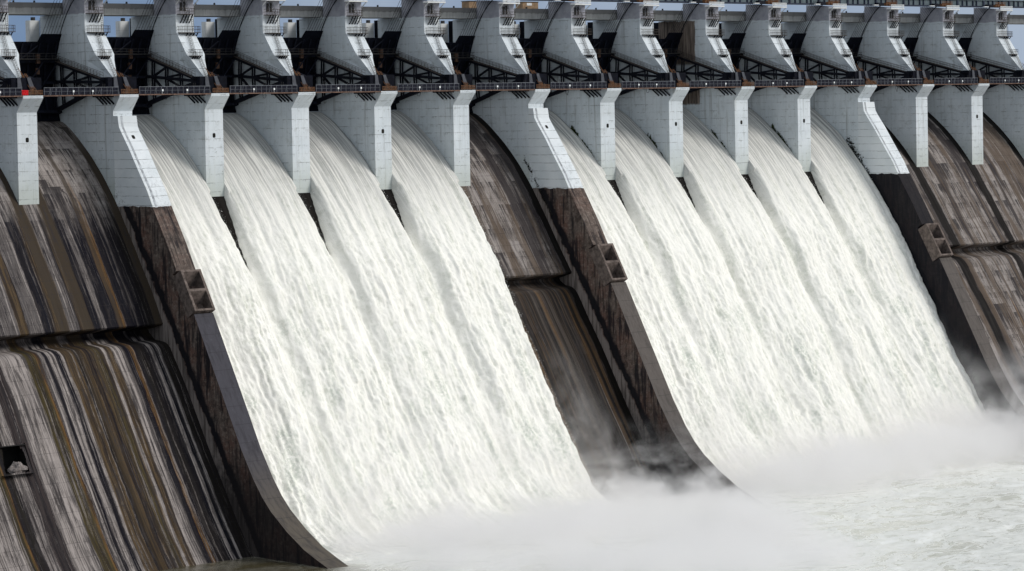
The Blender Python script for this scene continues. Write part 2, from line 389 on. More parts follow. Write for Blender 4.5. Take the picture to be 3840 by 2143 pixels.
plan_lo1 = [(-46,C_L),(-30.8,C_L),(-30.5,C_V),(-29.4,C_V),(-29.1,C_O),(-28.8,C_D),(-27,C_D),(-26.8,C_L),(-24.7,C_L),(-24.4,C_P),(-21.5,C_P),(-21.2,C_L),(-16,C_L),(-15.6,C_V),(-13.4,C_V),(-12.9,C_O),(-12.5,C_N),(-12.1,C_L),(-11.6,C_L),(-11.3,C_N),(-10.5,C_N),(-10.2,C_L),(-8.9,C_L),(-8.6,C_N),(-7.6,C_N),(-7.4,C_L),(-7,C_L),(-6.7,C_B),(-4.4,C_B),(-4.1,C_D),(-1.9,C_B),(-1,C_N)]
plan_lo2 = [(-1,C_N),(-.8,C_B),(1.2,C_V),(2.1,C_B),(2.4,C_L),(2.8,C_L),(3.1,C_B),(4.5,C_B),(4.8,C_L),(6.4,C_L),(6.8,C_G),(7.3,C_N),(8.3,C_N),(8.5,C_O),(9.2,C_O),(9.5,C_N),(11,C_D),(13,C_N),(13.2,C_L),(13.8,C_L),(14.1,C_N),(14.9,C_N),(15.1,C_L),(15.4,C_L),(15.7,C_D),(19,C_D)]
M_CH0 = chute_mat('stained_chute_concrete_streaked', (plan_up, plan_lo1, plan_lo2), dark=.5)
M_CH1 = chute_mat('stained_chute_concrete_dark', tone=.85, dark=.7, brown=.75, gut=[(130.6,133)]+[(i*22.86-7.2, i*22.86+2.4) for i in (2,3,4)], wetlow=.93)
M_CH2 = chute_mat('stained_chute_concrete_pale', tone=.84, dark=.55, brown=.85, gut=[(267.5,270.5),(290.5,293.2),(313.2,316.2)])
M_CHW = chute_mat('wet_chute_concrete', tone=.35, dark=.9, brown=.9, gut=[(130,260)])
M_CAP = cap_mat('dark_cap_lining', (.052,.050,.060), (.10,.085,.068))
M_CAPE = cap_mat('worn_cap_concrete', (.095,.082,.074), (.085,.078,.075))
M_BOX = simple('brown_vent_concrete', (.125,.10,.088), .9, .45, .9, spec=.1)
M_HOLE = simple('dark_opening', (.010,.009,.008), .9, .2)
M_NAVY = simple('navy_steel', (.0042,.0052,.010), .7, .4, 1., spec=.08)
M_NAVY2 = simple('navy_steel_girder', (.0085,.010,.017), .7, .4, 1., spec=.1)
M_TRUSS = simple('black_steel', (.007,.008,.013), .7, .4, 1., spec=.1)
M_RUST = simple('rusty_steel', (.16,.075,.035), .8, .5, 3.)
M_RUSTD = simple('dark_rust', (.06,.032,.02), .8, .5, 3.)
M_BRN = simple('weathered_brown_rail', (.065,.055,.048), .8, .4, 3., spec=.1)
M_RAIL = simple('dull_rail_steel', (.042,.041,.041), .7, .4, 3., spec=.1)
M_PLATE = simple('grey_steel_plate', (.055,.06,.074), .5, .25, 1.)
M_FENCE = simple('dark_mesh_panel', (.012,.013,.021), .8, .5, 2., spec=.1)
M_POST = simple('galvanised_post', (.15,.16,.18), .5, .3, 3.)
M_WHITE = simple('white_lamp_shell', (.8,.82,.82), .4, .08)
M_RED = simple('red_tarpaulin', (.65,.012,.02), .7, .25, 2.)
M_ROPE = simple('wire_rope', (.035,.035,.04), .6, .2)
M_TEAL = simple('grey_teal_panel', (.085,.115,.13), .5, .22, .5)
M_DBLUE = simple('dark_blue_flange', (.012,.020,.045), .5, .3)
M_TAN = simple('tan_cladding', (.30,.20,.12), .8, .25, 1.)
M_RUSTEDGE = simple('rust_brown_edge', (.15,.09,.065), .8, .4, 2.)
M_MOSS = simple('moss_green', (.030,.042,.010), .9, .6, 2.)
M_TWIG = simple('dry_black_twigs', (.016,.015,.011), .9, .5, 2.)
def girder_mat():
    m = NT('bridge_concrete'); w = m.world(); x, y, z = m.sep(w)
    st = m.noise(m.xyz(m.mul(x,1.1), m.mul(z,.18), m.mul(y,.3)), 1, 5, .65)
    b = m.mix(m.step(m.noise(w, .35, 4), .3, .7), (.40,.405,.395), (.52,.525,.51))
    b = m.mix(m.mul(m.step(st, .45, .7), .45), b, (.17,.165,.16))
    up = m.step(m.add(z, m.mul(st, .8)), 118.3, 118.6)
    b = m.mix(m.mul(up, .75), b, (.17,.165,.165))
    return m.done(b, .85, m.noise(w, 4, 5), .2, .03)
M_GIRD = girder_mat()
def column_mat():
    m = NT('pale_column_concrete'); w = m.world(); x, y, z = m.sep(w)
    b = m.mix(m.step(m.noise(w, .4, 4), .3, .7), (.62,.63,.62), (.74,.75,.74))
    j = m.step(m.math('ABSOLUTE', m.add(m.math('FRACT', m.mul(z, 1/2.4)), -.5)), .015, .004)
    b = m.mix(m.mul(j,.6), b, (.3,.3,.3))
    return m.done(b, .8)
M_COLN = column_mat()

def water_mat():
    m = NT('white_water'); u, v, _ = m.sep(m.uv())     # v = metres from the crest
    uw = m.add(u, m.mul(m.add(m.noise(m.xyz(m.mul(u,.25), m.mul(v,.05)), 1, 3), -.5), 3.0))
    uw = m.add(uw, m.mul(m.add(m.noise(m.xyz(m.mul(u,1.1), m.mul(v,.22)), 1, 4), -.5), 1.0))
    st = m.noise(m.xyz(m.mul(uw,1.2), m.mul(v,.05)), 1, 7, .68)
    st2 = m.noise(m.xyz(m.mul(uw,.35), m.mul(v,.028), 7), 1, 4, .6)
    cl = m.noise(m.xyz(m.mul(uw,.75), m.mul(v,.42), 3), 1, 8, .72)
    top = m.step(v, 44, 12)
    foam, glass = (.865,.85,.79), (.61,.62,.54)
    spk = m.noise(m.xyz(m.mul(uw,1.9), m.mul(v,1.25), 9), 1, 5, .7)
    low = m.step(v, 30, 80)
    f = m.add(m.mul(st, .27), m.add(m.mul(cl, .37), m.add(m.mul(st2, .22), m.mul(spk, .14))))
    c = m.mix(m.step(f, .375, .525), glass, foam)
    pat = m.step(m.noise(m.xyz(m.mul(uw,.16), m.mul(v,.07), 13), 1, 4, .6), .50, .66)
    c = m.mix(m.mul(m.mul(pat, low), m.step(spk, .62, .40)), c, (.60,.625,.55))
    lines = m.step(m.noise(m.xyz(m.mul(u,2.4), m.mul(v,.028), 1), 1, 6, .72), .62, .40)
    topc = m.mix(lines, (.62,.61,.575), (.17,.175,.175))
    c = m.mix(m.mul(top, .85), c, topc)  # grey streaky top: thin water, with the gate's shading also put into the colour
    fine = m.noise(m.xyz(m.mul(uw,2.6), m.mul(v,.9), 5), 1, 6, .75)
    bump = m.add(m.mul(st, .35), m.add(m.mul(cl, 1.1), m.mul(fine, .30)))
    return m.done(c, .8, bump, .38, .5, .08)
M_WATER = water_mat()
M_SPRAY = simple('spray_white', (.84,.85,.84), .8, .05)
M_STRIP = simple('grey_strip', (.36,.38,.40), .8, .4, 1.)

def pool_mat():
    m = NT('foamy_pool_water'); w = m.world(); x, y, z = m.sep(w)
    wx = m.add(x, m.mul(m.noise(w, .07, 3), 14)); wy = m.add(y, m.mul(m.noise(m.xyz(y, x, 4), .07, 3), 14))
    p = m.xyz(m.mul(wx,.6), wy, 0)
    n1 = m.noise(p, .11, 8, .70, 1.4); n2 = m.noise(p, .9, 6, .7, .5)
    ridge = m.step(m.math('ABSOLUTE', m.add(n1, -.5)), .085, .0)
    fo = m.add(m.mul(n1, .65), m.mul(n2, .35))
    far = m.step(x, 16, 30)
    f = m.math('MAXIMUM', m.step(fo, .46, .60), m.mul(ridge, .75))
    tint = m.mix(m.step(n2, .35, .65), (.60,.60,.52), (.74,.74,.675))
    calm = m.mix(m.step(n2, .35, .7), (.052,.044,.022), (.10,.085,.05))
    body = m.mix(far, calm, tint)
    c = m.mix(m.mul(f, m.mixf(far, .10, .9)), body, (.84,.84,.81))
    return m.done(c, m.mixf(m.mul(f, far), .16, .55), m.add(n1, m.mul(n2,.5)), .3, .4, .3)
M_POOL = pool_mat()
exec_parts = []

# ------------------------------------------------------------------ camera
cam_d = bpy.data.cameras.new('camera'); cam = bpy.data.objects.new('camera', cam_d); COL.objects.link(cam)
R = Vector((0.7358641365087369, -0.6768820488141063, -0.01829384031494523))
U = Vector((0.03974775111985655, 0.016209569239266988, 0.9990782582690665))
F = Vector((0.6759616031115709, 0.735912998837699, -0.03883257988519348))
M = Matrix((( R.x, U.x, -F.x, -324.785), (R.y, U.y, -F.y, -489.282), (R.z, U.z, -F.z, 95.948), (0,0,0,1)))
cam.matrix_world = M
cam_d.sensor_width = 36; cam_d.lens = 11046.51/3840*36; cam_d.shift_y = -(1071.5-833.35)/3840
cam_d.clip_start = 1; cam_d.clip_end = 20000
sc.camera = cam

# ------------------------------------------------------------------ light
SUN_DIR = Vector((.56, -.66, .62)).normalized()
w = bpy.data.worlds.new('World'); sc.world = w; w.use_nodes = True
nt = w.node_tree; nt.nodes.clear()
sky = nt.nodes.new('ShaderNodeTexSky'); sky.sky_type = 'NISHITA'; sky.sun_disc = False
sky.sun_elevation = math.asin(SUN_DIR.z); sky.sun_rotation = math.atan2(SUN_DIR.x, SUN_DIR.y)
sky.air_density = 1.0; sky.dust_density = 2.2; sky.ozone_density = 1.6
tc = nt.nodes.new('ShaderNodeTexCoord'); va = nt.nodes.new('ShaderNodeVectorMath'); va.operation = 'ADD'; va.inputs[1].default_value = (0, 0, .38)
vn = nt.nodes.new('ShaderNodeVectorMath'); vn.operation = 'NORMALIZE'
nt.links.new(tc.outputs['Generated'], va.inputs[0]); nt.links.new(va.outputs[0], vn.inputs[0]); nt.links.new(vn.outputs[0], sky.inputs[0])
bg = nt.nodes.new('ShaderNodeBackground'); bg.inputs[1].default_value = .12
wo = nt.nodes.new('ShaderNodeOutputWorld'); cn = nt.nodes.new('ShaderNodeTexNoise'); cn.inputs['Scale'].default_value = 2.2; cn.inputs['Detail'].default_value = 7; cn.inputs['Roughness'].default_value = .58
nt.links.new(tc.outputs['Generated'], cn.inputs['Vector'])
cm = nt.nodes.new('ShaderNodeMapRange'); cm.interpolation_type = 'SMOOTHSTEP'; cm.inputs[1].default_value = .36; cm.inputs[2].default_value = .56; nt.links.new(cn.outputs[0], cm.inputs[0])
sx = nt.nodes.new('ShaderNodeSeparateXYZ'); nt.links.new(tc.outputs['Generated'], sx.inputs[0])
ce = nt.nodes.new('ShaderNodeMapRange'); ce.interpolation_type = 'SMOOTHSTEP'; ce.inputs[1].default_value = -.16; ce.inputs[2].default_value = .24; nt.links.new(sx.outputs[2], ce.inputs[0])
cp = nt.nodes.new('ShaderNodeMath'); cp.operation = 'MULTIPLY'; nt.links.new(cm.outputs[0], cp.inputs[0]); nt.links.new(ce.outputs[0], cp.inputs[1])
cx = nt.nodes.new('ShaderNodeMix'); cx.data_type = 'RGBA'; nt.links.new(cp.outputs[0], cx.inputs[0]); nt.links.new(sky.outputs[0], cx.inputs[6]); cx.inputs[7].default_value = (5.7, 6.15, 6.5, 1)
nt.links.new(cx.outputs[2], bg.inputs[0]); nt.links.new(bg.outputs[0], wo.inputs[0])
sd = bpy.data.lights.new('sun', 'SUN'); sd.energy = 2.1; sd.angle = math.radians(24); sd.color = (1, .965, .92)
so = bpy.data.objects.new('sun', sd); COL.objects.link(so); so.rotation_euler = SUN_DIR.to_track_quat('Z', 'Y').to_euler(); so.location = (0,-300,400)
sc.view_settings.view_transform = 'Standard'; sc.view_settings.look = 'None'; sc.view_settings.gamma = 1; sc.view_settings.exposure = 0
sc.view_settings.use_curve_mapping = False

# ------------------------------------------------------------------ profiles (y downstream-negative, z)
OGEE = [(31,84),(28,91.2),(25,94.3),(21.35,94.87),(18.44,93.65),(15.7,91.85),(13.26,89.95),(10.55,87.71),(8.42,85.65),(6.04,83.2),(4.21,81.0),(2.14,78.43),(0,75.35),(-3.68,69.84),(-6.39,65.6),(-9.04,61.6)]
LIP_A = [(-11.43,57.5),(-13.1,54.45)]
GRV_A = [(-12.9,54.15),(-8.0,53.1),(-8.3,52.5),(-10.2,51.15),(-12.2,50.95),(-13.8,50.75)]
SHO_A = [(-14.6,50.35),(-15.3,49.8),(-16.25,48.39)]
LIP_B = [(-11.0,58.75)]
GRV_B = [(-10.85,58.4),(-6.9,57.3),(-7.2,56.7),(-8.8,55.75),(-10.4,55.5),(-11.2,55.3)]
SHO_B = [(-12.0,54.8),(-13.0,53.7),(-14.6,51.2),(-16.25,48.5)]
LOW = [(-20.1,42.72),(-23.89,36.42),(-27.65,30.15),(-30.83,25.29),(-33.5,21.07),(-36.15,16.89),(-38.77,13.42),(-40.9,10.8),(-44,8),(-50,6),(-64,5.5)]
DIVP = [(.87,95.7),(.49,93.5),(.1,92.9),(-.46,92.1),(-2.64,89.3),(-5.6,85.0),(-8.7,80.6),(-10.42,77.56),(-15.0,70.4),(-18.11,64.9),(-23.5,56.6),(-24.6,54.7),(-28.0,48.6),(-33.05,39.6),(-37.7,31.2),(-41.4,25.6),(-44.0,22.4),(-46.6,19.9),(-51.3,16.55),(-56.4,13.6),(-60.6,11.9),(-64.7,10.4),(-70,8.8)]

def resample(pts, step):
    """Catmull-Rom through pts"""
    P = np.array(pts, float); out = []
    for i in range(len(P)-1):
        p0, p1, p2, p3 = P[max(i-1,0)], P[i], P[i+1], P[min(i+2,len(P)-1)]
        n = max(1, int(np.hypot(*(p2-p1))/step))
        for k in range(n):
            t = k/n
            out.append(.5*((2*p1)+(-p0+p2)*t+(2*p0-5*p1+4*p2-p3)*t*t+(-p0+3*p1-3*p2+p3)*t**3))
    out.append(P[-1]); return np.array(out)

# ------------------------------------------------------------------ spillway chutes
def chute(name, x0, x1, lip, grv, sho, mat, label, dx=1.0, hole=None):
    root = tag(empty(name, (x0, 0, 5)), label, 'dam spillway')
    up = resample(OGEE + lip, .8); gr = np.array([lip[-1]] + grv); lo = resample([grv[-1]] + sho + LOW, .6)
    for part, prof, smooth in (('upper_chute', up, True), ('aeration_groove', gr, False), ('lower_chute', lo, True)):
        L = np.concatenate([[0], np.cumsum(np.hypot(*np.diff(prof, axis=0).T))])
        v = L - L[-1] if part == 'upper_chute' else (L*.15 if part == 'aeration_groove' else L + 1.3)
        xs = np.arange(x0, x1+.01, dx); xs[-1] = x1
        if hole and part == 'lower_chute': xs = np.unique(np.concatenate([xs, np.arange(-30, -22, .16)]))
        X, k = np.meshgrid(xs, np.arange(len(prof)), indexing='ij')
        P = np.stack([X, prof[k,0], prof[k,1]], -1); uv = np.stack([X, v[k]], -1)
        keep = None
        if part == 'aeration_groove':      # ragged lime curtains under the lip
            pass
        if hole and part == 'lower_chute':
            xm = (xs[:-1]+xs[1:])/2; zm = (prof[:-1,1]+prof[1:,1])/2
            XM, ZM = np.meshgrid(xm, zm, indexing='ij'); jag = .35*fbm(XM*.9, ZM*1.3, 5, 3)
            keep = ~((XM > -27.5-(hole[3]-ZM)*.22+jag) & (XM < hole[1]-(hole[3]-ZM)*.04+jag*.8-.5*sstep(1.2,0,hole[3]-ZM)) & (ZM > hole[2]+jag) & (ZM < hole[3]))
        o = grid_object(part, P - np.array([x0,0,5]), mat, uv, keep, root, smooth)
    return root
HOLE = (-28.1, -23.1, 30.2, 34.7)
ch0 = chute('spillway_chute', -70, S-T, LIP_A, GRV_A, SHO_A, M_CH0, 'dry concrete chute at far left streaked black, ochre and pale grey', hole=HOLE)
mb = MB()   # recess behind the broken opening
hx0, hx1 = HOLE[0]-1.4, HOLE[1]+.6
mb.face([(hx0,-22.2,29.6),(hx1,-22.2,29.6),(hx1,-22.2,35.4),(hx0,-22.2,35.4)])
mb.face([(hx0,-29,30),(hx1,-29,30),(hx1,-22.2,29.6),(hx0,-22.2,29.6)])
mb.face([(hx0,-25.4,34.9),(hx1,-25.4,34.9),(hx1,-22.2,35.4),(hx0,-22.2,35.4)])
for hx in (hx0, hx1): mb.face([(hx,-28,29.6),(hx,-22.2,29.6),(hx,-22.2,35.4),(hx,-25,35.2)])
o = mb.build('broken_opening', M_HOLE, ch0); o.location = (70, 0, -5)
chute('spillway_chute', S, 6*S-T, LIP_B, GRV_B, SHO_B, M_CH1, 'chute between the two nearest divide walls, its right side dry and dark brown')
chute('spillway_chute', 6*S, 11*S-T, LIP_B, GRV_B, SHO_B, M_CHW, 'wet black chute under the wide right-hand cascade')
chute('spillway_chute', 11*S, 16*S, LIP_B, GRV_B, SHO_B, M_CH2, 'dry brown-grey spillway chute at the far right beyond the third divide wall')

# boulder in the opening
bm = bmesh.new(); bmesh.ops.create_icosphere(bm, subdivisions=3, radius=1)
for vt in bm.verts:
    n_ = mnoise.fractal(vt.co*1.3 + Vector((3,1,7)), 1, 2, 4); vt.co *= 1 + .45*n_
    vt.co.x *= 1.9; vt.co.y *= 1.1; vt.co.z *= 1.15
    if vt.co.z > 0: vt.co.x *= 1 - .35*vt.co.z
me = bpy.data.meshes.new('boulder'); bm.to_mesh(me); bm.free(); me.materials.append(simple('pale_rock', (.20,.175,.165), .9, .5, 2.5, spec=.1))
o = bpy.data.objects.new('boulder', me); COL.objects.link(o); o.location = (-25.2, -26.6, 30.9)
tag(o, 'pale grey boulder lodged in the black broken opening of the left chute', 'boulder')

# ------------------------------------------------------------------ piers
hw = T/2
PIER = [(-.1,100),(-.05,99.45),(2.32,96.7),(2.3,95.7),(2.27,77.5),(8,70),(27.8,70),(27.8,116.7),(19.35,116.7),(19.35,120.9),(11.65,120.15),(11.65,113.1),(8.14,108.26),(10.8,107.06),(10.8,100)]
def pier_body(parent, mat, name='body'):
    m = MB(); m.prism(PIER, -T, 0)
    L = [(10.8,107.06,hw),(7.3,107.06,1.75),(4.7,103.5,.52),(4.3,100,.52),(8.14,108.26,hw),(10.8,100,hw)]
    for sgn in (-1, 1):
        A, B, C, D, G, E = [(-hw+sgn*h, y, z) for y, z, h in L]
        m.face([A, B, G]); m.face([A, E, D, C]); m.face([A, C, B])
    a = [(-hw-h, y, z) for y, z, h in L]; b = [(-hw+h, y, z) for y, z, h in L]
    m.face([a[4], b[4], b[1], a[1]]); m.face([a[1], b[1], b[2], a[2]]); m.face([a[2], b[2], b[3], a[3]])
    o = m.build(name, mat, parent)
    # curved black seal groove, following the gate's radius, on both side faces
    for xx, d in ((-T, -1), (0, 1)):
        g = MB(); pts = []
        for k in range(25):
            a_ = math.radians(9 + 46.5*k/24); pts.append((1.9+20.55*math.cos(a_), 104+20.55*math.sin(a_)))
        for (p, q) in zip(pts, pts[1:]):
            dy, dz = p[0]-1.9, p[1]-104; l = math.hypot(dy, dz); nx, nz = dy/l*.11, dz/l*.11
            dy2, dz2 = q[0]-1.9, q[1]-104; l2 = math.hypot(dy2, dz2); nx2, nz2 = dy2/l2*.11, dz2/l2*.11
            x1 = xx + d*.05
            P = [(p[0]-nx,p[1]-nz),(q[0]-nx2,q[1]-nz2),(q[0]+nx2,q[1]+nz2),(p[0]+nx,p[1]+nz)]
            g.solid([(xx-d*.05,*c) for c in P]+[(x1,*c) for c in P], [(0,1,2,3),(7,6,5,4),(0,4,5,1),(1,5,6,2),(2,6,7,3),(3,7,4,0)])
        g.build('seal_groove', M_TRUSS, parent)
    return o

def platform(parent, x0, x1, yw, yf, z, zr, struts, seed, st_dy, st_dz):
    m = MB(); m.box(x0, x1, yf, yw, z-.12, z)
    o = m.build('access_platform', M_BRN, parent)
    r = MB(); n = max(5, int((x1-x0)/.42))
    for k in range(n+1):
        xx = x0+.04 + (x1-x0-.08)*k/n; r.tube([(xx,yf+.04,z),(xx,yf+.04,zr)], .035, 5)
    for xx in (x0+.04, x1-.04):
        for f in (.35, .7): r.tube([(xx,yf+(yw-yf)*f,z),(xx,yf+(yw-yf)*f,zr)], .035, 5)
        for zz in ((z+zr)/2, zr): r.tube([(xx,yf+.04,zz),(xx,yw,zz)], .04, 5)
    for zz in ((z+zr)/2, zr): r.tube([(x0+.04,yf+.04,zz),(x1-.04,yf+.04,zz)], .045, 5)
    r.build('railing', M_BRN, o)
    b = MB()
    for xx in struts: b.bar((xx, yf+.15, z-.12), (xx-.1, yf+st_dy, z-st_dz), .17, .17)
    for f in (.3, .62): b.bar((struts[0], yf+.15+(st_dy-.15)*f, z-.12-(st_dz-.12)*f), (struts[-1], yf+.15+(st_dy-.15)*f, z-.12-(st_dz-.12)*f), .06, .06)
    b.build('bracket', M_TRUSS, o)
    return o
def ladder(parent, a, b, w=.5, mat=None, rungs=10, r=.045, extra=0):
    m = MB(); a, b = Vector(a), Vector(b); dx = Vector((w/2,0,0))
    m.tube([a-dx, b-dx], r, 5); m.tube([a+dx, b+dx], r, 5)
    if extra: m.tube([a-dx*2.2, b-dx*2.2], r*.8, 5); m.tube([a+dx*2.2, b+dx*2.2], r*.8, 5)
    for k in range(1, rungs):
        p = a.lerp(b, k/rungs); m.tube([p-dx, p+dx], r*.7, 4)
    return m.build('ladder', mat or M_RAIL, parent)

def pier_parts(root, hole=True):
    platform(root, -4.35, -.75, 11.65, 10.25, 116.75, 117.95, [-3.4,-2.65,-1.9,-1.15], 1, 1.35, 1.85)
    platform(root, -4.35, .75, 11.62, 10.3, 112.9, 114.15, [-2.5,-1.6,-.8,.1], 2, 2.1, 2.3)
    platform(root, -4.3, -1.5, 8.2, 6.75, 107.95, 109.2, [-3.7,-3.1,-2.5,-1.9], 3, .95, .9)
    ladder(root, (-2.9,11.45,120.1), (-2.2,10.7,116.8), .55, M_RAIL, 9, .05, 1)
    ladder(root, (-1.0,10.9,116.7), (-.9,10.7,112.95), .5, M_RAIL, 10)
    ladder(root, (-2.1,10.6,112.3), (-2.9,7.6,108.0), .45, M_RAIL, 12, .045, 1)
    ladder(root, (-2.3,7.0,107.8), (-2.25,4.35,103.4), .4, M_RAIL, 12, .045, 1)
    ladder(root, (-2.0,3.8,104.4), (-1.05,.9,100.35), .55, M_RUST, 9, .07, 1)
    # trunnion block and its two bearing plates
    m = MB(); m.prism([(2.2,100),(5.2,100),(5.3,102.2),(4.9,103.1),(4.2,103.55),(2.2,103.55)], -T-1.15, 1.15)
    m.build('trunnion_block', M_NAVY, root)
    for xa, xb, lean in ((-T+.05, -T+1.35, .25), (-2.35, -1.15, 1.15)):
        m = MB(); v = [(xa,1.75,100),(xb,1.75,100),(xb,2.15,100),(xa,2.15,100),(xa+lean*.35,2.0,103.6),(xb-.65+lean*.62,2.0,103.6),(xb-.65+lean*.62,2.15,103.6),(xa+lean*.35,2.15,103.6)]
        if lean > 1: v = [(xa+1.0,1.75,100),(xb+1.0,1.75,100),(xb+1.0,2.15,100),(xa+1.0,2.15,100),(xa+.05,2.0,103.6),(xb-.35,2.0,103.6),(xb-.35,2.15,103.6),(xa+.05,2.15,103.6)]
        m.solid(v, [(0,3,2,1),(4,5,6,7),(0,1,5,4),(1,2,6,5),(2,3,7,6),(3,0,4,7)]); m.build('bearing_plate', M_PLATE, root)
    # cable junk
    m = MB()
    for k in range(4): m.tube([(-2.6+.35*k,4.6,105.5-.5*k),(-2.1+.35*k,3.2,103.4-.3*k),(-1.5+.3*k,1.6,101.2),(-1.0+.3*k,.7,100.3)], .06, 5)
    m.build('cable', M_RUST, root)
    # anchor struts under the gallery
    for k in range(4):
        y = 7.2-1.22*k
        m = MB(); m.bar((-T-.55,y,99.62),(-T-.1,y-1.75,98.1), .26, .26); m.build('anchor_strut', M_TRUSS, root)
    m = MB(); m.box(-T-.85, -T, 1.9, 8.2, 99.55, 99.85); m.build('strut_plate', M_TRUSS, root)
    # tower-top platform
    m = MB(); m.box(-4.95, .35, 9.9, 11.6, 119.75, 119.98); m.bar((-4.6,11.6,118.7),(-4.7,10.1,119.75), .14); m.bar((.1,11.6,118.6),(.2,10.1,119.75), .14)
    o = m.build('head_platform', M_COLN, root)
    m = MB()
    for k in range(14): m.box(-4.9+.39*k, -4.8+.39*k, 9.95, 10.05, 119.98, 120.85)
    for z in (120.4, 120.85): m.box(-4.95, .35, 9.94, 10.06, z, z+.1)
    m.build('railing', M_WHITE, o)
    m = MB(); m.box(-3.6, -3.0, 11.5, 11.64, 117.5, 119.2); m.box(-2.6,-2.2,11.5,11.64,117.4,119.3); m.build('cable_box', M_RAIL, root)
    if hole:
        h = hole; m = MB(); a = .37; b = .48; pts = []
        for k in range(20):
            t = 2*math.pi*k/20; c, s_ = math.cos(t), math.sin(t)
            pts.append((h[0]+a*math.copysign(abs(c)**.55, c), h[1], h[2]+b*math.copysign(abs(s_)**.55, s_)))
        n = Vector((0,-1,0)) if len(h) < 4 else Vector(h[3])
        if len(h) > 3:   # lay the rim on the slanted face
            sl = Vector((0, n.z, -n.y))
            pts = [tuple(Vector((p[0], h[1], h[2])) + sl*(p[2]-h[2])*1.0) for p in pts]
        m.solid([Vector(p)+n*.02 for p in pts]+[Vector(p)-n*.3 for p in pts], [tuple(range(20)), tuple(range(39,19,-1))]+[(k,(k+1)%20,20+(k+1)%20,20+k) for k in range(20)])
        m.build('drain_opening', M_HOLE, root)

ORD = ['first','second','third','fourth','fifth','sixth','seventh','eighth','ninth','tenth','eleventh','twelfth','thirteenth','fourteenth','fifteenth']
PIER_LABEL = {
 0: 'pier at the far left edge with a red tarpaulin on its nose top',
 1: 'pier with the nearest slanted divide wall, left of the first white jet',
 2: 'pier with a dark nose opening between the first and second jets from the left',
 3: 'pier with a plain unpierced nose between the second and third jets from the left',
 4: 'pier with a rust-stained nose opening between the third and fourth jets from the left',
 5: 'plain-nosed pier between the fourth jet and the dark dry chute',
 6: 'pier with the middle slanted divide wall, left of the right-hand cascade',
 7: 'first pier standing inside the right-hand cascade, dark nose opening, moss on its side',
 8: 'pier with a dark nose opening between the second and third jets of the right-hand cascade',
 9: 'pier whose left face is stained dark brown above the gallery walkway',
 10: 'pier with a dark nose opening beside the last jet on the right',
 11: 'pier with the farthest slanted divide wall, right of the last jet',
 12: 'plain-nosed pier just right of the farthest divide wall, over the dry chute',
 13: 'pier with a dark nose opening over the dry chute near the right edge',
 14: 'pier cut by the right edge, only tower and side face in view'}
def nose_hole(i): return None if i in (3,5,11,12) else (-2.4, 2.29, 91.3)

def divide_wall(root, i):
    mat = M_WALLW if i == 11 else M_WALL
    mats = [mat, M_CAP if i == 1 else M_CAPE]
    d = Vector((0,-.5,-.8660)); n = Vector((0,-.866,.5))
    # outer edge of the wall with the recess of the vent box let in
    top = DIVP[:9]; a = Vector((0,-18.05,65.0)); b = Vector((0,-23.45,56.7))
    ai, bi = a-n*1.6, b-n*1.6
    outer = top + [(a.y,a.z),(ai.y,ai.z),(bi.y,bi.z),(b.y,b.z)] + DIVP[11:]
    poly = [(2.3,95.7)] + outer + [(-70,-2),(-40,-2),(-22,28),(-6,56),(8,70),(2.27,77.5)]
    def side(p, q): return 1 if (p[1] < 56.75 and q[1] < 56.75 and p[0] < -23 and q[0] < -23 and q[1] > 5) else 0
    m = MB(); m.prism(poly, -T, 0, 0, side); w_ = m.build('divide_wall', mats, root)
    # channel strip running down the crest of the wall
    m = MB()
    for p, q in zip(DIVP[:7], DIVP[1:8]):
        P, Q = Vector((0,*p)), Vector((0,*q)); dd = (Q-P).normalized(); nn = Vector((0, dd.z, -dd.y)); nn = nn if nn.y < 0 else -nn
        for xa, xb, h in ((-T+.75, -T+1.2, .05), (-T+.02, -T+.12, .06)):
            v = [(xa,*(P-nn*.05).yz),(xb,*(P-nn*.05).yz),(xb,*(Q-nn*.05).yz),(xa,*(Q-nn*.05).yz),(xa,*(P+nn*h).yz),(xb,*(P+nn*h).yz),(xb,*(Q+nn*h).yz),(xa,*(Q+nn*h).yz)]
            m.solid(v, [(0,3,2,1),(4,5,6,7),(0,1,5,4),(1,2,6,5),(2,3,7,6),(3,0,4,7)], 0 if h < .055 else 1)
    m.build('channel_strip', [M_STRIP, M_PAINT], w_)
    # two-celled concrete vent box
    m = MB(); ft, fb = Vector((0,-19.45,65.2)), Vector((0,-24.05,57.35))
    L = (fb-ft).length; dd = (fb-ft).normalized(); nn = Vector((0,dd.z,-dd.y)); nn = nn if nn.y < 0 else -nn
    D = 3.05
    def slab(x0, x1, s0, s1, dep=D):
        p = []
        for s_, k in ((s0,0),(s1,0),(s1,-dep),(s0,-dep)):
            q = ft + dd*s_ + nn*k; p.append((q.y, q.z))
        m.prism(p, x0, x1)
    slab(-T-.12, -T+.42, 0, L); slab(-.42, .14, 0, L); slab(-T+.42, -.42, 0, .42); slab(-T+.42, -.42, L-.42, L); slab(-T+.42, -.42, L*.5-.32, L*.5+.22)
    # hopper-shaped soffit in each cell
    for s0 in (.42, L*.5+.22):
        q = [ft+dd*s0, ft+dd*(s0+1.9)-nn*2.9, ft+dd*s0-nn*2.9]; m.prism([(p.y,p.z) for p in q], -T+.42, -.42)
    m.build('vent_box', M_BOX, root)
    return w_

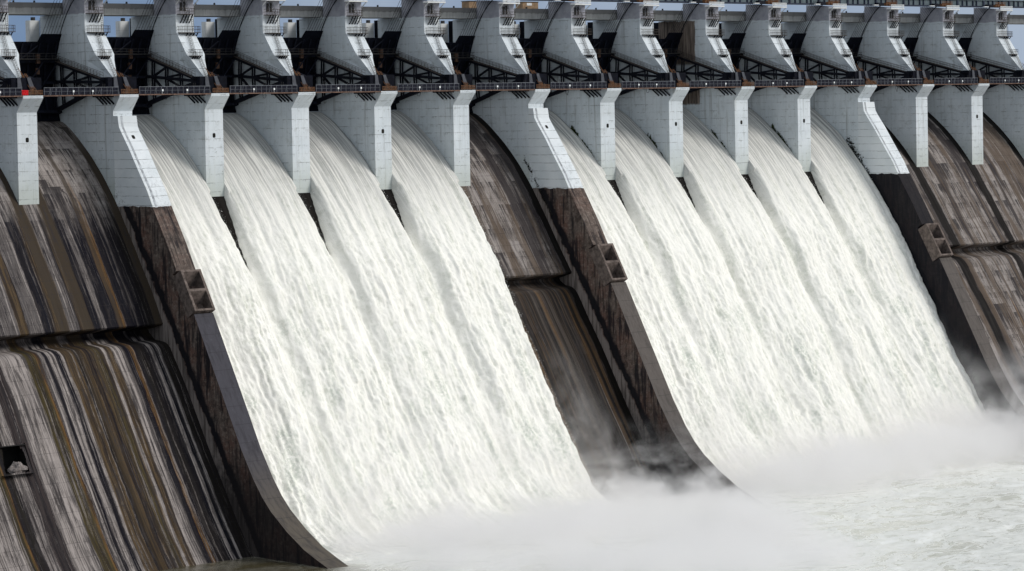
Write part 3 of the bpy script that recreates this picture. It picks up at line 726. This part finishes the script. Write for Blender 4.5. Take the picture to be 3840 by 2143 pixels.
proto = None
for i in range(15):
    if i in DIVIDE:
        root = empty('dam_pier', (i*S, 0, 70)); P = empty('tmp'); bpy.data.objects.remove(P)
    elif i == 9 or proto is None or i in (0, 3):
        root = empty('dam_pier', (i*S, 0, 70))
    else:
        root = copy_tree(proto if nose_hole(i) else proto_plain); root.location = (i*S, 0, 70)
    if not root.children:
        holder = root
        pier_body(holder, M_PAINTB if i == 9 else M_PAINT)
        h = nose_hole(i)
        if i in (1, 6):
            s_ = Vector((0, -2.18, -2.8)).normalized(); n = Vector((0, s_.z, -s_.y)); h = (-2.2, -1.0, 91.4, n)
        pier_parts(holder, h)
        if i in DIVIDE: divide_wall(holder, i)
        for ch in holder.children: ch.location.z -= 70
        if i == 0: proto = root
        if i == 3: proto_plain = root
    tag(root, PIER_LABEL[i], 'dam pier', 'piers standing along the dam')

# ------------------------------------------------------------------ radial gates
TY, TZ, GR = 2.4, 102.6, 20.2
def gate_root():
    g = empty('radial_gate', (0, TY, TZ)); W = S-T
    a0, a1 = math.asin((94.95-TZ)/GR), math.asin((111.1-TZ)/GR)
    m = MB(); n = 24
    def arc(a, r=GR): return (r*math.cos(a), r*math.sin(a))
    for k in range(n):
        b0, b1 = a0+(a1-a0)*k/n, a0+(a1-a0)*(k+1)/n
        (ya,za),(yb,zb),(yc,zc),(yd,zd) = arc(b0), arc(b1), arc(b1,GR+.25), arc(b0,GR+.25)
        m.solid([(.06,ya,za),(W-.06,ya,za),(W-.06,yb,zb),(.06,yb,zb),(.06,yd,zd),(W-.06,yd,zd),(W-.06,yc,zc),(.06,yc,zc)],
                [(0,1,2,3),(7,6,5,4),(0,4,5,1),(3,2,6,7),(0,3,7,4),(1,5,6,2)])
    yt, zt = arc(a1); yu, zu = arc(math.asin((112.75-TZ)/GR))
    for (xa, xb, s0, s1) in ((W-5.4, W-.06, .55, 0), (.06, 5.4, 0, .55)):
        m.solid([(xa,yt,zt),(xb,yt,zt),(xb-s1,yu,zu),(xa+s0,yu,zu),(xa,yt+.25,zt),(xb,yt+.25,zt),(xb-s1,yu+.25,zu),(xa+s0,yu+.25,zu)],
                [(0,1,2,3),(7,6,5,4),(0,4,5,1),(1,5,6,2),(2,6,7,3),(3,7,4,0)])
    m.build('skin_plate', M_NAVY, g)
    # horizontal girders and ribs on the downstream side
    m = MB()
    for zz in (-6.2, .2, 4.9):
        m = MB(); a = math.asin(zz/GR); y0, z0 = arc(a, GR-.02); y1, z1 = arc(a, GR-1.5)
        m.bar((.2,(y0+y1)/2,(z0+z1)/2), (W-.2,(y0+y1)/2,(z0+z1)/2), 1.5, .55, up=(0,-math.sin(a),math.cos(a)))
        m.build('cross_girder', M_NAVY2, g)
    for k in range(9):
        m = MB(); xx = .8+(W-1.6)*k/8
        for j in range(10):
            b0, b1 = a0+.03+(a1-a0-.04)*j/10, a0+.03+(a1-a0-.04)*(j+1)/10
            m.bar((xx,*arc(b0,GR-.25)), (xx,*arc(b1,GR-.25)), .16, .4, up=(1,0,0))
        m.build('rib', M_NAVY2, g)
    yb = GR*.94-1.3
    for s_, t_ in (((.8,7.8),(4.6,5.2)),((8.4,5.2),(12.4,7.8)),((1.2,4.2),(5,-1.0)),((9,-1.0),(13.4,4.2)),((12.8,-1.0),(17,4.2)),((1,-1.4),(5,-5.6)),((9,-5.6),(13,-1.4))):
        m = MB(); m.bar((s_[0],yb,s_[1]), (t_[0],yb,t_[1]), .22); m.build('brace', M_NAVY2, g)
    # rusty hoist brackets half-way along
    for bx in ((12.1,12.9,GR-2.5,GR-1.9,4.1,6.0),(12.0,12.75,GR-2.4,GR-1.9,1.9,3.2),(11.9,12.1,GR-2.4,GR-2.2,-.6,.7),(12.4,12.6,GR-2.4,GR-2.2,-.6,.7)):
        m = MB(); m.box(*bx); m.build('hoist_bracket', M_RUSTD, g)
    # catwalk along the gate
    m = MB(); m.box(.4, W-.6, GR-3.0, GR-1.7, 4.95, 5.1); cw = m.build('catwalk', M_RAIL, g)
    m = MB()
    for k in range(12): m.tube([(.5+1.5*k,GR-2.95,5.1),(.5+1.5*k,GR-2.95,6.15)], .04, 5)
    for z in (5.6, 6.15): m.tube([(.5,GR-2.95,z),(W-.7,GR-2.95,z)], .045, 5)
    m.build('railing', M_RAIL, cw)
    # arm frames, one at each side of the bay, with the stair on the near one's top chord
    for xx in (W-1.0, 1.0):
        m = MB()
        A, B, C = (19.3,4.45), (19.3,.35), (18.6,-5.6); O = (.9,0)
        lerp = lambda P, t: (O[0]+(P[0]-O[0])*t, O[1]+(P[1]-O[1])*t)
        m.bar((xx,.9,.25),(xx,*A), .6, .62); m.bar((xx,.9,-.05),(xx,*B), .6, .6); m.bar((xx,.9,-.3),(xx,*C), .65, .85)
        for t_ in (.30, .58, .84):
            pa, pb, pc = lerp(A,t_), lerp(B,t_), lerp(C,t_)
            for dy in (-.38, .38):
                m.bar((xx,pa[0]+dy,pa[1]),(xx,pb[0]+dy,pb[1]-.0), .27, .27, up=(1,0,0)); m.bar((xx,pb[0]+dy,pb[1]),(xx,pc[0]+dy,pc[1]), .27, .27, up=(1,0,0))
        for ta, tb in ((.58,.84),(.30,.58)):
            pa, pb = lerp(A,ta), lerp(B,tb); m.bar((xx,pa[0]+.3,pa[1]-.2),(xx,pb[0]-.3,pb[1]+.2), .4, .4, up=(1,0,0))
            pa, pb = lerp(C,ta), lerp(B,tb); m.bar((xx,pa[0]+.3,pa[1]+.2),(xx,pb[0]-.3,pb[1]-.2), .4, .4, up=(1,0,0))
        m.bar((xx,*A),(xx,*C), .4, .4, up=(1,0,0))
        arm = m.build('gate_arm', M_TRUSS, g)
        if xx > W/2:
            m = MB(); a, b = Vector((xx,2.2,.75)), Vector((xx,19.0,4.75)); m.bar(a, b, .9, .12); st = m.build('stair', M_BRN, arm)
            m = MB(); N = 15
            for sx in (-.45, .45):
                for k in range(N+1):
                    p = a.lerp(b, k/N)+Vector((sx,0,0)); m.tube([p, p+Vector((0,0,1.1))], .03, 4)
                for h in (.55, 1.1): m.tube([a+Vector((sx,0,h)), b+Vector((sx,0,h))], .04, 5)
            m.build('railing', M_BRN, st)
    # hoist ropes, slanting from the hoist bridge to the top of the gate
    for k in range(7):
        xr = W-4.7+.7*k
        m = MB(); m.tube([(xr,14.2-TY,121.1-TZ),(xr,GR*.87+.1,10.0)], .045, 5); m.build('hoist_rope', M_ROPE, g)
    return g
gproto = gate_root()
NB = {-1:'cut by the left edge', 0:'behind the dry chute at the left', 5:'behind the dark dry chute in the middle', 11:'just right of the farthest divide wall', 12:'behind the dry chute near the right edge', 13:'at the right edge'}
JET = {1:'first', 2:'second', 3:'third', 4:'fourth', 6:'fifth', 7:'sixth', 8:'seventh', 9:'eighth', 10:'ninth'}
for i in range(-1, 14):
    g = gproto if i == -1 else copy_tree(gproto)
    g.location = (i*S, TY, TZ)
    if i in FLOWS: g.rotation_euler = (math.radians(3.1), 0, 0)
    lab = f'closed dark navy radial gate with black arms, {NB[i]}' if i in NB else f'raised dark navy radial gate letting out the {JET[i]} jet of water from the left'
    tag(g, lab, 'dam gate', 'radial gates between the piers')

# ------------------------------------------------------------------ gallery along the pier noses
def span(seed=3):
    W = S-T; g = empty('gallery_span', (0,0,100))
    m = MB(); m.box(0, W, -.05, 1.7, -.22, 0); m.build('deck', M_NAVY, g)
    m = MB(); m.box(0, W, -.14, -.05, -.2, .02); m.build('edge_beam', M_RUSTEDGE, g)
    m = MB(); m.box(.1, W-.1, 0, .03, .05, 1.42); f = m.build('mesh_fence', M_FENCE, g)
    m = MB()
    for k in range(14): m.tube([(.3+(W-.6)*k/13,-.04,0),(.3+(W-.6)*k/13,-.04,1.5)], .05, 5)
    m.tube([(.2,-.04,1.5),(W-.2,-.04,1.5)], .05, 5); m.tube([(.2,-.04,.75),(W-.2,-.04,.75)], .025, 5)
    rr = random.Random(seed)
    for k in range(9):
        x0 = rr.uniform(.5, W-1.5); m.tube([(x0,-.05,.05),(x0+rr.uniform(.2,.7),-.05,1.45)], .03, 4)
    m.build('fence_frame', M_POST, f)
    for xx in (3.4+rr.uniform(-1,1), 9.2+rr.uniform(-1.2,1.2), 14.2+rr.uniform(-1,1)):    # hoops of the access ladders rising above the rail
        m = MB()
        for dx in (0, .5): m.tube([(xx+dx,.5,0),(xx+dx+.05,.5,1.7),(xx+dx+.25,.7,2.15),(xx+dx+.5,.9,1.9)], .055, 5)
        m.build('ladder_hoop', M_RAIL, g)
    for xx in (6.2+rr.uniform(-.8,.8), 12.0+rr.uniform(-.8,.8)):
        m = MB(); m.box(xx, xx+.34, -.22, -.09, .55, .95); m.tube([(xx+.17,-.1,0),(xx+.17,-.1,.6)], .03, 5); m.build('lamp', M_WHITE, g)
    m = MB()
    for xx in [rr.uniform(3,14)]: m.tube([(xx,.1,-.2),(xx+.15,.1,-1.1),(xx+.6,.1,-rr.uniform(1.0,2.0)),(xx+.9,.1,-.7),(xx+.8,.1,-.2)], .05, 5)
    m.build('hanging_cable', M_TRUSS, g)
    return g
for i in range(-1, 14):
    g = span(100+i)
    g.location = (i*S, 0, 100)
    where = 'running off the left edge' if i == -1 else f'from the {ORD[i]} pier nose to the {ORD[i+1]}, counted from the left'
    tag(g, f'dark mesh-fenced gallery span {where}', 'walkway', 'gallery spans across the dam')
def nose_rail():
    g = empty('guard_rail', (0,0,100)); 
    m = MB()
    for k in range(11): m.tube([(-T+.55+.405*k,.05,0),(-T+.55+.405*k,.05,1.0)], .045, 5)
    for z in (.35, .68, 1.0): m.tube([(-T+.5,.05,z),(-.05,.05,z)], .055, 5)
    for z in (.5, 1.0): m.tube([(-.05,.05,z),(-.05,1.7,z)], .05, 5)
    m.build('rail', M_RUST, g)
    m = MB(); m.box(-2.6,-1.9,.9,1.5,0,.8); m.box(-1.4,-1.1,.5,.9,0,1.3); m.box(-.9,-.5,.9,1.2,0,.9); m.build('winch_gear', M_BRN, g)
    return g
rproto = nose_rail()
for i in range(0, 15):
    g = rproto if i == 0 else copy_tree(rproto); g.location = (i*S,0,100)
    tag(g, 'rusty guard rail on the nose top of the ' + (ORD[i] + ' pier from the left' if i else 'leftmost pier, half behind a red tarpaulin'), 'railing', 'rusty rails on the pier noses')
m = MB(); n = 12
for k in range(n):
    for j in range(6):
        P = []
        for a, b in ((k,j),(k+1,j),(k+1,j+1),(k,j+1)):
            x_ = -4.95+1.45*a/n; z_ = 100.12+.98*b/6; y_ = -.13+.07*math.sin(a*1.9+b*.6)+.03*math.sin(b*2.3); P.append((x_+.03*math.sin(b*2), y_, z_-.05*abs(math.sin(a*.8))))
        m.face(P)
o = m.build('tarpaulin', M_RED); sm = o.modifiers.new('Solidify', 'SOLIDIFY'); sm.thickness = .04
tag(o, 'bright red tarpaulin hung over the rail on the leftmost pier nose', 'tarpaulin')

# ------------------------------------------------------------------ road bridge behind the towers, its columns, the hoist bridge
br = tag(empty('road_bridge', (0,20,116.7)), 'pale concrete road bridge passing behind the pier towers', 'bridge')
for i in range(-2, 16):
    m = MB(); m.prism([(0,0.06),(1.0,0.06),(7,.06),(7,2.2),(.25,2.2),(0,1.5)], i*S, (i+1)*S-.04); m.build('box_girder', M_GIRD, br)
m = MB(); m.prism([(-.25,1.5),(.1,1.5),(.1,2.45),(-.25,2.45)], -2*S, 16*S); m.build('parapet', M_GIRD, br)
for i in range(-1, 15):
    for dx in (1.5, 6.5, 11.5):
        m = MB(); m.box(i*S+dx, i*S+dx+.3, -.22, .05, 2.45, 2.85); m.build('stub_post', M_RAIL, br)
cproto = None
for i in range(0, 15):
    if cproto is None:
        m = MB(); nseg = 8; pts = []
        for (cx, cy, a0) in ((1.0,.35,270),(1.0,1.2,0),(-1.0,1.2,90),(-1.0,.35,180)):
            for k in range(5):
                t = math.radians(a0+90*k/4); pts.append((cx+.4*math.cos(t), cy+.4*math.sin(t)))
        nn = len(pts); v = [(x,y,0) for x,y in pts]+[(x,y,26) for x,y in pts]
        m.solid(v, [tuple(range(nn)), tuple(range(2*nn-1,nn-1,-1))]+[(k,(k+1)%nn,nn+(k+1)%nn,nn+k) for k in range(nn)])
        g = empty('bridge_column'); m.build('shaft', M_COLN, g)
        m = MB(); m.box(-.3,.3,.2,1.0,26,26.7); m.build('bearing', M_RAIL, g)
        m = MB(); m.box(1.45, 2.0, -4.9, .2, 0, 26.6); m.build('guide_frame', M_NAVY, g)
        cproto = g
    else: g = copy_tree(cproto)
    g.location = (i*S-hw, 33.4, 90)
    tag(g, f'pale rounded bridge column behind the {ORD[i]} pier from the left', 'column', 'columns under the road bridge')

hb = tag(empty('hoist_bridge', (0,14,120.9)), 'long dark teal hoist girder with ribs lying across the tower tops', 'bridge')
m = MB(); m.box(-2*S, 16*S, .12, 3.6, .22, 1.75); m.build('web_panel', M_TEAL, hb)
m = MB(); m.box(-2*S, 16*S, -.25, 3.9, 0.03, .24); m.build('bottom_flange', M_DBLUE, hb)
m = MB(); m.box(-2*S, 16*S, -.25, 3.9, 1.75, 2.0); m.build('top_flange', M_TEAL, hb)
xx = -2*S; k = 0; nst = 0
while xx < 16*S:
    if xx > 110:
        m = MB(); m.box(xx, xx+(.55 if k % 5 == 0 else .22), -.18, .12, .24, 1.75); m.build('stiffener', M_DBLUE, hb); nst += 1
    xx += (2.3, 1.9, 2.6, 1.5, 2.9)[k % 5]; k += 1
wproto = None
for i in range(0, 15):
    if wproto is None:
        g = empty('winch_frame')
        m = MB()
        for a in range(9): m.tube([(-4.4+.55*a,0,0),(-4.4+.55*a,0,1.25)], .05, 4)
        for z in (.5, .9, 1.25): m.tube([(-4.4,0,z),(0,0,z)], .07, 5)
        for a in range(4): m.box(-4.0+1.05*a,-3.3+1.05*a,.3,1.3,.05,.75+.2*(a%2))
        m.build('rusty_rail', M_RUST, g)
        m = MB(); m.prism([(0,0),(1.6,0),(1.5,.55),(1.0,.8),(.3,.6)], -7.4, -5.1); m.build('motor_cover', M_NAVY, g)
        m = MB(); m.box(-9.6,-7.8,-.3,.3,.02,.2); m.build('white_tray', M_WHITE, g)
        wproto = g
    else: g = copy_tree(wproto)
    g.location = (i*S, 12.0, 120.75)
    tag(g, f'rusty winch frame on top of the {ORD[i]} tower from the left', 'winch', 'winches on the tower tops')
for x0, x1, lab in ((133.4, 137.3, 'tan boarded hut on the road bridge left of the seventh tower'), (150.5, 155.5, 'tan boarded hut with a pale window on the road bridge right of the seventh tower')):
    g = tag(empty('site_hut', (x0, 23, 119.15)), lab, 'hut')
    m = MB(); m.box(0, x1-x0, 0, 2.5, .02, 1.7); m.build('wall', M_TAN, g)
    m = MB(); m.box(-.15, x1-x0+.15, -.15, 2.65, 1.7, 1.8); m.build('roof', M_RAIL, g)
    if x0 > 140: m = MB(); m.box(1.3, 2.9, -.03, 0, .9, 1.5); m.build('window', M_WHITE, g)

# ------------------------------------------------------------------ falling water
WBASE = [(22.6,94.5),(21.35,94.87),(18.44,93.65),(15.7,91.85),(13.26,89.95),(10.55,87.71),(8.42,85.65),(6.04,83.2),(4.21,81.0),(2.14,78.43),(0,75.35),(-3.68,69.84),(-6.39,65.6),(-9.04,61.6),(-11.2,58.0),(-13.1,54.4),(-14.9,51.2),(-16.5,48.4),(-20.1,42.72),(-23.89,36.42),(-27.65,30.15),(-30.83,25.29),(-33.6,21.07),(-36.5,17.2),(-39.6,13.8),(-43.5,11),(-48,9.2),(-54,8.2),(-66,7.6)]
def cascade(name, bays, label, seed, res=.27):
    prof = resample(WBASE, res*1.1)
    L = np.concatenate([[0], np.cumsum(np.hypot(*np.diff(prof, axis=0).T))])
    tan = np.gradient(prof, axis=0); tan /= np.linalg.norm(tan, axis=1)[:,None]
    nrm = np.stack([tan[:,1], -tan[:,0]], 1)           # tangent heads downstream (-y,-z): outward = (-y,+z)
    nrm[nrm[:,1] < 0] *= -1
    x0, x1 = bays[0]*S+.02, (bays[-1]+1)*S-T-.02
    free_r = (bays[-1]+1) not in DIVIDE
    xe = x1 + (5.5 if free_r else 0)
    xs = np.arange(x0, xe, res); X, K = np.meshgrid(xs, np.arange(len(prof)), indexing='ij')
    s = L[K]; y0 = prof[K,0]
    below = np.clip(2.3 - y0, 0, None)                  # metres past the pier noses
    # lateral cover of each jet
    cov = np.zeros_like(X); seam = np.ones_like(X)
    wig = .9*fbm(X*.0+s*.22, s*.0+X*.05, seed+5, 4)*np.clip(below/8, 0.05, 1)
    for b in bays:
        a, e = b*S, (b+1)*S-T
        fast = 1.3 if b == 1 else 1.75
        spl = np.where(below > 0, .25 + .155*(1.3 if b == 2 else 1.75)*np.clip(below, 0, 18)**.97, 0); spr = np.where(below > 0, .25 + .155*fast*np.clip(below, 0, 18)**.97, 0)
        al = a - (spl if b != bays[0] else 0); er = e + (spr if b != bays[-1] else (np.clip(spr, 0, .9)+.012*below if free_r else 0))
        ra = .35+.05*below
        c = np.minimum(X-al+wig, er-X+wig)
        if b == bays[0]: c = np.where(X < (a+e)/2, 9, c)
        if b == bays[-1] and not free_r: c = np.where(X > (a+e)/2, 9, c)
        if below.max() < 0: c = c+9
        c = np.where(below > 0, c, 9*np.ones_like(c)*((X >= a) & (X <= e)) - 9*~((X >= a) & (X <= e)))
        cov = np.maximum(cov, np.sqrt(np.clip(c/(1.2+.06*below), 0, 1)))
        bank = np.clip(1-np.abs(c-1.2)/2.2, 0, 1)
    thick = np.interp(s, [0, 4, 12, 22, 30, 45, 70, 100, 130], [1.15, 1.2, 1.4, 1.7, 2.1, 2.7, 3.0, 2.6, 2.6])
    uw = X + 2.0*fbm(X*.10, s*.028, seed, 3) + .5*fbm(X*.5, s*.11, seed+20, 2)
    g = np.interp(s, [0, 10, 20, 32, 50, 90, 120], [.05, .15, .36, .66, 1.0, 1.2, 1.05])
    ridg = 1-2*np.abs(fbm(uw*.26, s*.018, seed+1, 5, .55))*1.6
    rope = fbm(uw*.55, s*.022, seed+2, 5, .62)
    clump = fbm(uw*.38, s*.19, seed+3, 6, .64)
    sw = s + 2.5*fbm(X*.35, s*.1, seed+30, 3)
    puff = 1-2.4*np.abs(fbm(uw*.50+.9*clump, sw*.42, seed+4, 5, .62))
    patch = sstep(-.15, .35, fbm(X*.09, s*.05, seed+33, 2))
    lo = fbm(uw*.09, s*.014, seed+8, 2)
    k_ = np.clip((s-14)/40, 0, 1)
    disp = g*(1.0*ridg*(1-.4*k_) + 1.05*rope*(1-.5*k_) + 1.15*clump*(.12+.88*k_) + .52*puff*k_*(.2+.8*patch) + 2.2*lo)
    for b in bays[1:]:
        xc = b*S - T/2 + .55*np.clip(below,0,40)**.5*.4 + .8*fbm(s*.05, s*0+b, seed+50, 3)
        dx = (X-xc)/np.interp(s, [30, 60, 110], [1.3, 2.0, 3.2])
        val = np.where(dx < 0, np.exp(-dx*dx*.55), np.exp(-dx*dx*1.6))
        disp = disp - val*np.interp(s, [24, 34, 55, 80, 110], [0, 1.5, 1.9, 1.2, .4])
    fr = .6*fbm(X*1.6, s*.16, seed+9, 3, .6) + .9*k_*fbm(X*1.1+3, sw*.6, seed+10, 3, .6)
    disp = disp + .15*np.clip(s/20,.3,1)*fr
    h = (thick + disp)*cov - .35*(cov < .02) - .3
    h = np.maximum(h, -.6) - 7*sstep(-57, -64, y0)
    P = np.stack([X, prof[K,0]+nrm[K,0]*h, prof[K,1]+nrm[K,1]*h], -1)
    # fray sideways where the jet stands free
    P[...,0] += np.where((X > x0+1) & (X < x1-(0 if free_r else 1)), 1, 0)*.25*g*fbm(X*.9, s*.3, seed+12, 3)
    keep = ((cov[:-1,:-1]+cov[1:,:-1]+cov[1:,1:]+cov[:-1,1:]) > .02)
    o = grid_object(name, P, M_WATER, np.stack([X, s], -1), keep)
    tag(o, label, 'falling water', None, 'structure')
    return o, (xs, prof, L, nrm, cov, h)
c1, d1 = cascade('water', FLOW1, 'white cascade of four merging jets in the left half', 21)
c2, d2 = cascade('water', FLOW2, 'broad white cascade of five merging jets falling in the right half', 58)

# loose spray thrown off the jets
def spray(data, n, seed):
    xs, prof, L, nrm, cov, h = data; r_ = np.random.default_rng(seed)
    edge = (cov > .05) & (cov < .97); edge[:, L < 14] = False; body = (cov > .9); body[:, L < 26] = False
    m = MB()
    for mask, cnt, sp in ((edge, int(n*.8), .38), (body, int(n*.2), .22)):
        I, K = np.nonzero(mask); sel = r_.integers(0, len(I), cnt)
        for i, k in zip(I[sel], K[sel]):
            d = h[i,k] + abs(r_.normal(0, sp))*.8; sz = .012 + .038*r_.random()**3
            c = np.array([xs[i]+r_.normal(0,.35), prof[k,0]+nrm[k,0]*d+r_.normal(0,.2), prof[k,1]+nrm[k,1]*d+r_.normal(0,.2)])
            q = r_.normal(0, sz, (4,3)); q[:,2] *= 1.7; q[:,1] *= 1.2
            m.solid(c+q, [(0,1,2),(0,2,3),(0,3,1),(1,3,2)])
    return m
o = spray(d1, 26000, 1).build('spray', M_SPRAY); tag(o, 'fine white spray flying off the left-hand cascade', 'spray', None, 'stuff')
o = spray(d2, 22000, 2).build('spray', M_SPRAY); tag(o, 'fine white spray flying off the right-hand cascade', 'spray', None, 'stuff')

# mist rising from the foot of the cascades
def mist():
    m = NT('mist_volume'); w = m.world(); x, y, z = m.sep(w)
    rx = lambda st: m.ramp(m.math('DIVIDE', m.math('SUBTRACT', x, 20), 290), [((a-20)/290, (v,v,v)) for a, v in st])
    H = m.mul(rx([(22,.24),(34,.32),(60,.46),(85,.50),(108,.42),(124,.36),(137,.36),(146,.58),(165,.78),(215,.82),(250,.88),(300,.88)]), 12)     # metres above the pool
    Yf = m.mul(rx([(22,.48),(60,.66),(84,.66),(104,.50),(120,.39),(140,.31),(200,.30),(300,.28)]), -200)                      # seaward limit
    n1 = m.noise(w, .045, 4, .6, .4); n2 = m.noise(m.xyz(m.mul(x,1), m.mul(y,1), m.mul(z,1.4)), .16, 4, .62, .3)
    n = m.add(m.mul(n1, .6), m.mul(n2, .4))
    hz = m.add(z, -10.2)
    up = m.math('SUBTRACT', m.add(H, m.mul(m.add(n, -.5), 34)), hz)
    d = m.step(up, -1.5, 5.0)
    fr = m.n('ShaderNodeMapRange', {0: m.math('SUBTRACT', y, m.add(Yf, m.mul(m.add(n1, -.5), 40)))}, interpolation_type='SMOOTHSTEP'); fr.inputs[1].default_value = -16; fr.inputs[2].default_value = 14
    xl = m.step(m.add(x, m.mul(m.add(n1,-.5), 14)), 24, 36)
    # thin torn wisps above the dry chute and the middle divide wall
    wx = m.mul(m.step(x, 96, 114), m.step(x, 140, 126)); wz = m.step(z, 30, 17)
    wisp = m.mul(m.mul(wx, wz), m.mul(m.step(n2, .50, .64), m.step(y, -78, -58)))
    wx2 = m.mul(m.mul(m.step(x, 222, 252), m.step(y, -84, -60)), m.mul(m.step(z, 36, 16), m.step(m.noise(w, .09, 5, .65, .5), .42, .62)))
    # spray hugging the lower part of the falling sheets and their free edges
    dd = m.mul(m.math('SUBTRACT', m.add(m.mul(m.add(z, -78.4), .634), 2.1), y), .845)
    n3 = m.noise(m.xyz(x, y, m.mul(z, .7)), .11, 5, .65, .5)
    on = m.math('MAXIMUM', m.mul(m.step(x, 30, 44), m.step(x, 122, 115)), m.mul(m.step(x, 138, 146), m.step(x, 262, 246)))
    hug = m.mul(m.mul(m.step(dd, 9.5, 3.5), m.mul(m.step(z, 40, 15), on)), m.step(n3, .40, .66))
    e1 = m.mul(m.step(x, 112.5, 115), m.step(x, 118.5, 115.5)); e2 = m.mul(m.step(x, 243, 246), m.step(x, 258, 247))
    edge = m.mul(m.mul(m.math('MAXIMUM', e1, e2), m.step(dd, 8, 2)), m.mul(m.step(n3, .36, .62), m.step(z, 46, 36)))
    dens = m.add(m.mul(m.mul(m.mul(d, fr.outputs[0]), xl), m.add(.05, m.mul(m.math('POWER', m.noise(m.xyz(x, y, m.mul(z, 1.2)), .085, 5, .62, .8), 3), 1.5))), m.add(m.mul(wisp, .05), m.add(m.mul(wx2, .15), m.add(m.mul(hug, .15), m.mul(edge, .05)))))
    pv = m.n('ShaderNodeVolumePrincipled', {'Color': (.938,.928,.928), 'Density': dens, 'Anisotropy': .2})
    m.t.links.new(pv.outputs[0], m.out.inputs['Volume'])
    b = MB(); b.box(22, 310, -160, -13, 10.3, 46); o = b.build('mist', m.mat)
    tag(o, 'pale grey mist boiling up from the foot of the cascades', 'mist', None, 'stuff')
    return o
MIST = mist()

# tail-water pool
def pool():
    xs = np.concatenate([np.arange(-90, 60, 1.2), np.arange(60, 330, .8)]); ys = np.arange(-230, -38, .9)
    X, Y = np.meshgrid(xs, ys, indexing='ij')
    amp = sstep(18, 30, X)*.95 + .05
    wx = X + 5*fbm(X*.05, Y*.05, 3, 2); wy = Y + 5*fbm(X*.05+9, Y*.05, 4, 2)
    r = 1-2*np.abs(fbm(wx*.055, wy*.10, 31, 4, .55))*1.5
    n = fbm(wx*.13, wy*.20, 32, 5, .6); big = fbm(wx*.02, wy*.035, 33, 3)
    Z = 10.8 + amp*(np.clip(.42+.8*big,.1,.9)*r + .6*n + .7*big - .4)*sstep(-44,-56,Y)
    o = grid_object('pool_water', np.stack([X, Y, Z], -1), M_POOL)
    tag(o, 'churning foam-streaked tail water at the foot of the dam', 'water', None, 'structure')
pool()
m = MB(); m.box(-4000, 4000, -4000, 3000, -3, -2); o = m.build('ground', simple('river_bed', (.10,.09,.07))); tag(o, 'brown river bed reaching beyond the dam', 'ground', None, 'structure')

# ------------------------------------------------------------------ moss and dry shrubs on the pier sides
def tufts(name, i, ya, yb, n, mat, label, cat, h=.5, seed=0, off=.9, spread=.8):
    r_ = random.Random(seed); m = MB(); X = i*S-T
    ys = np.array([p[0] for p in WBASE])[::-1]; zs = np.array([p[1] for p in WBASE])[::-1]
    for k in range(n):
        y = r_.uniform(ya, yb); z = float(np.interp(y, ys, zs)) + off + abs(r_.gauss(0, spread)); c = Vector((X-.03-r_.random()*.18, y, z))
        if mnoise.noise(Vector((y*.6, seed, 0))) < -.22: continue
        a = Vector((-.3*r_.random(), r_.uniform(-1,1), r_.uniform(.1,1))).normalized()*h*r_.uniform(.3,1)
        b = Vector((-.6*r_.random()-.1, r_.uniform(-1,1), r_.uniform(-.6,.6))).normalized()*h*.35*r_.uniform(.4,1)
        m.face([c-b, c+b, c+a+b*.4, c+a-b*.4])
    o = m.build(name, mat); tag(o, label, cat, None, 'stuff'); return o
for i, (ya, yb), n in ((7,(4,12.5),520),(8,(4.5,9.5),300),(9,(3,10),420),(10,(4,11),420)):
    tufts('moss', i, ya, yb, n, M_MOSS, f'dark green moss edging the water on the {ORD[i]} pier from the left', 'moss', .55, i, 1.7, .35)
tufts('dry_shrub', 6, -5, 4, 190, M_TWIG, 'straggling dark dry shrubs at the foot of the middle divide wall', 'shrubs', .5, 61, 3.0, .5)
tufts('dry_shrub', 11, -4, 6, 420, M_TWIG, 'black dry shrubs above the water at the foot of the farthest divide wall', 'shrubs', .62, 62, 2.2, 1.0)

# ------------------------------------------------------------------ render settings
sc.cycles.max_bounces = 8; sc.cycles.diffuse_bounces = 4; sc.cycles.glossy_bounces = 2; sc.cycles.volume_bounces = 6; sc.cycles.volume_step_rate = 1.0; sc.cycles.volume_max_steps = 256
sc.cycles.use_denoising = True
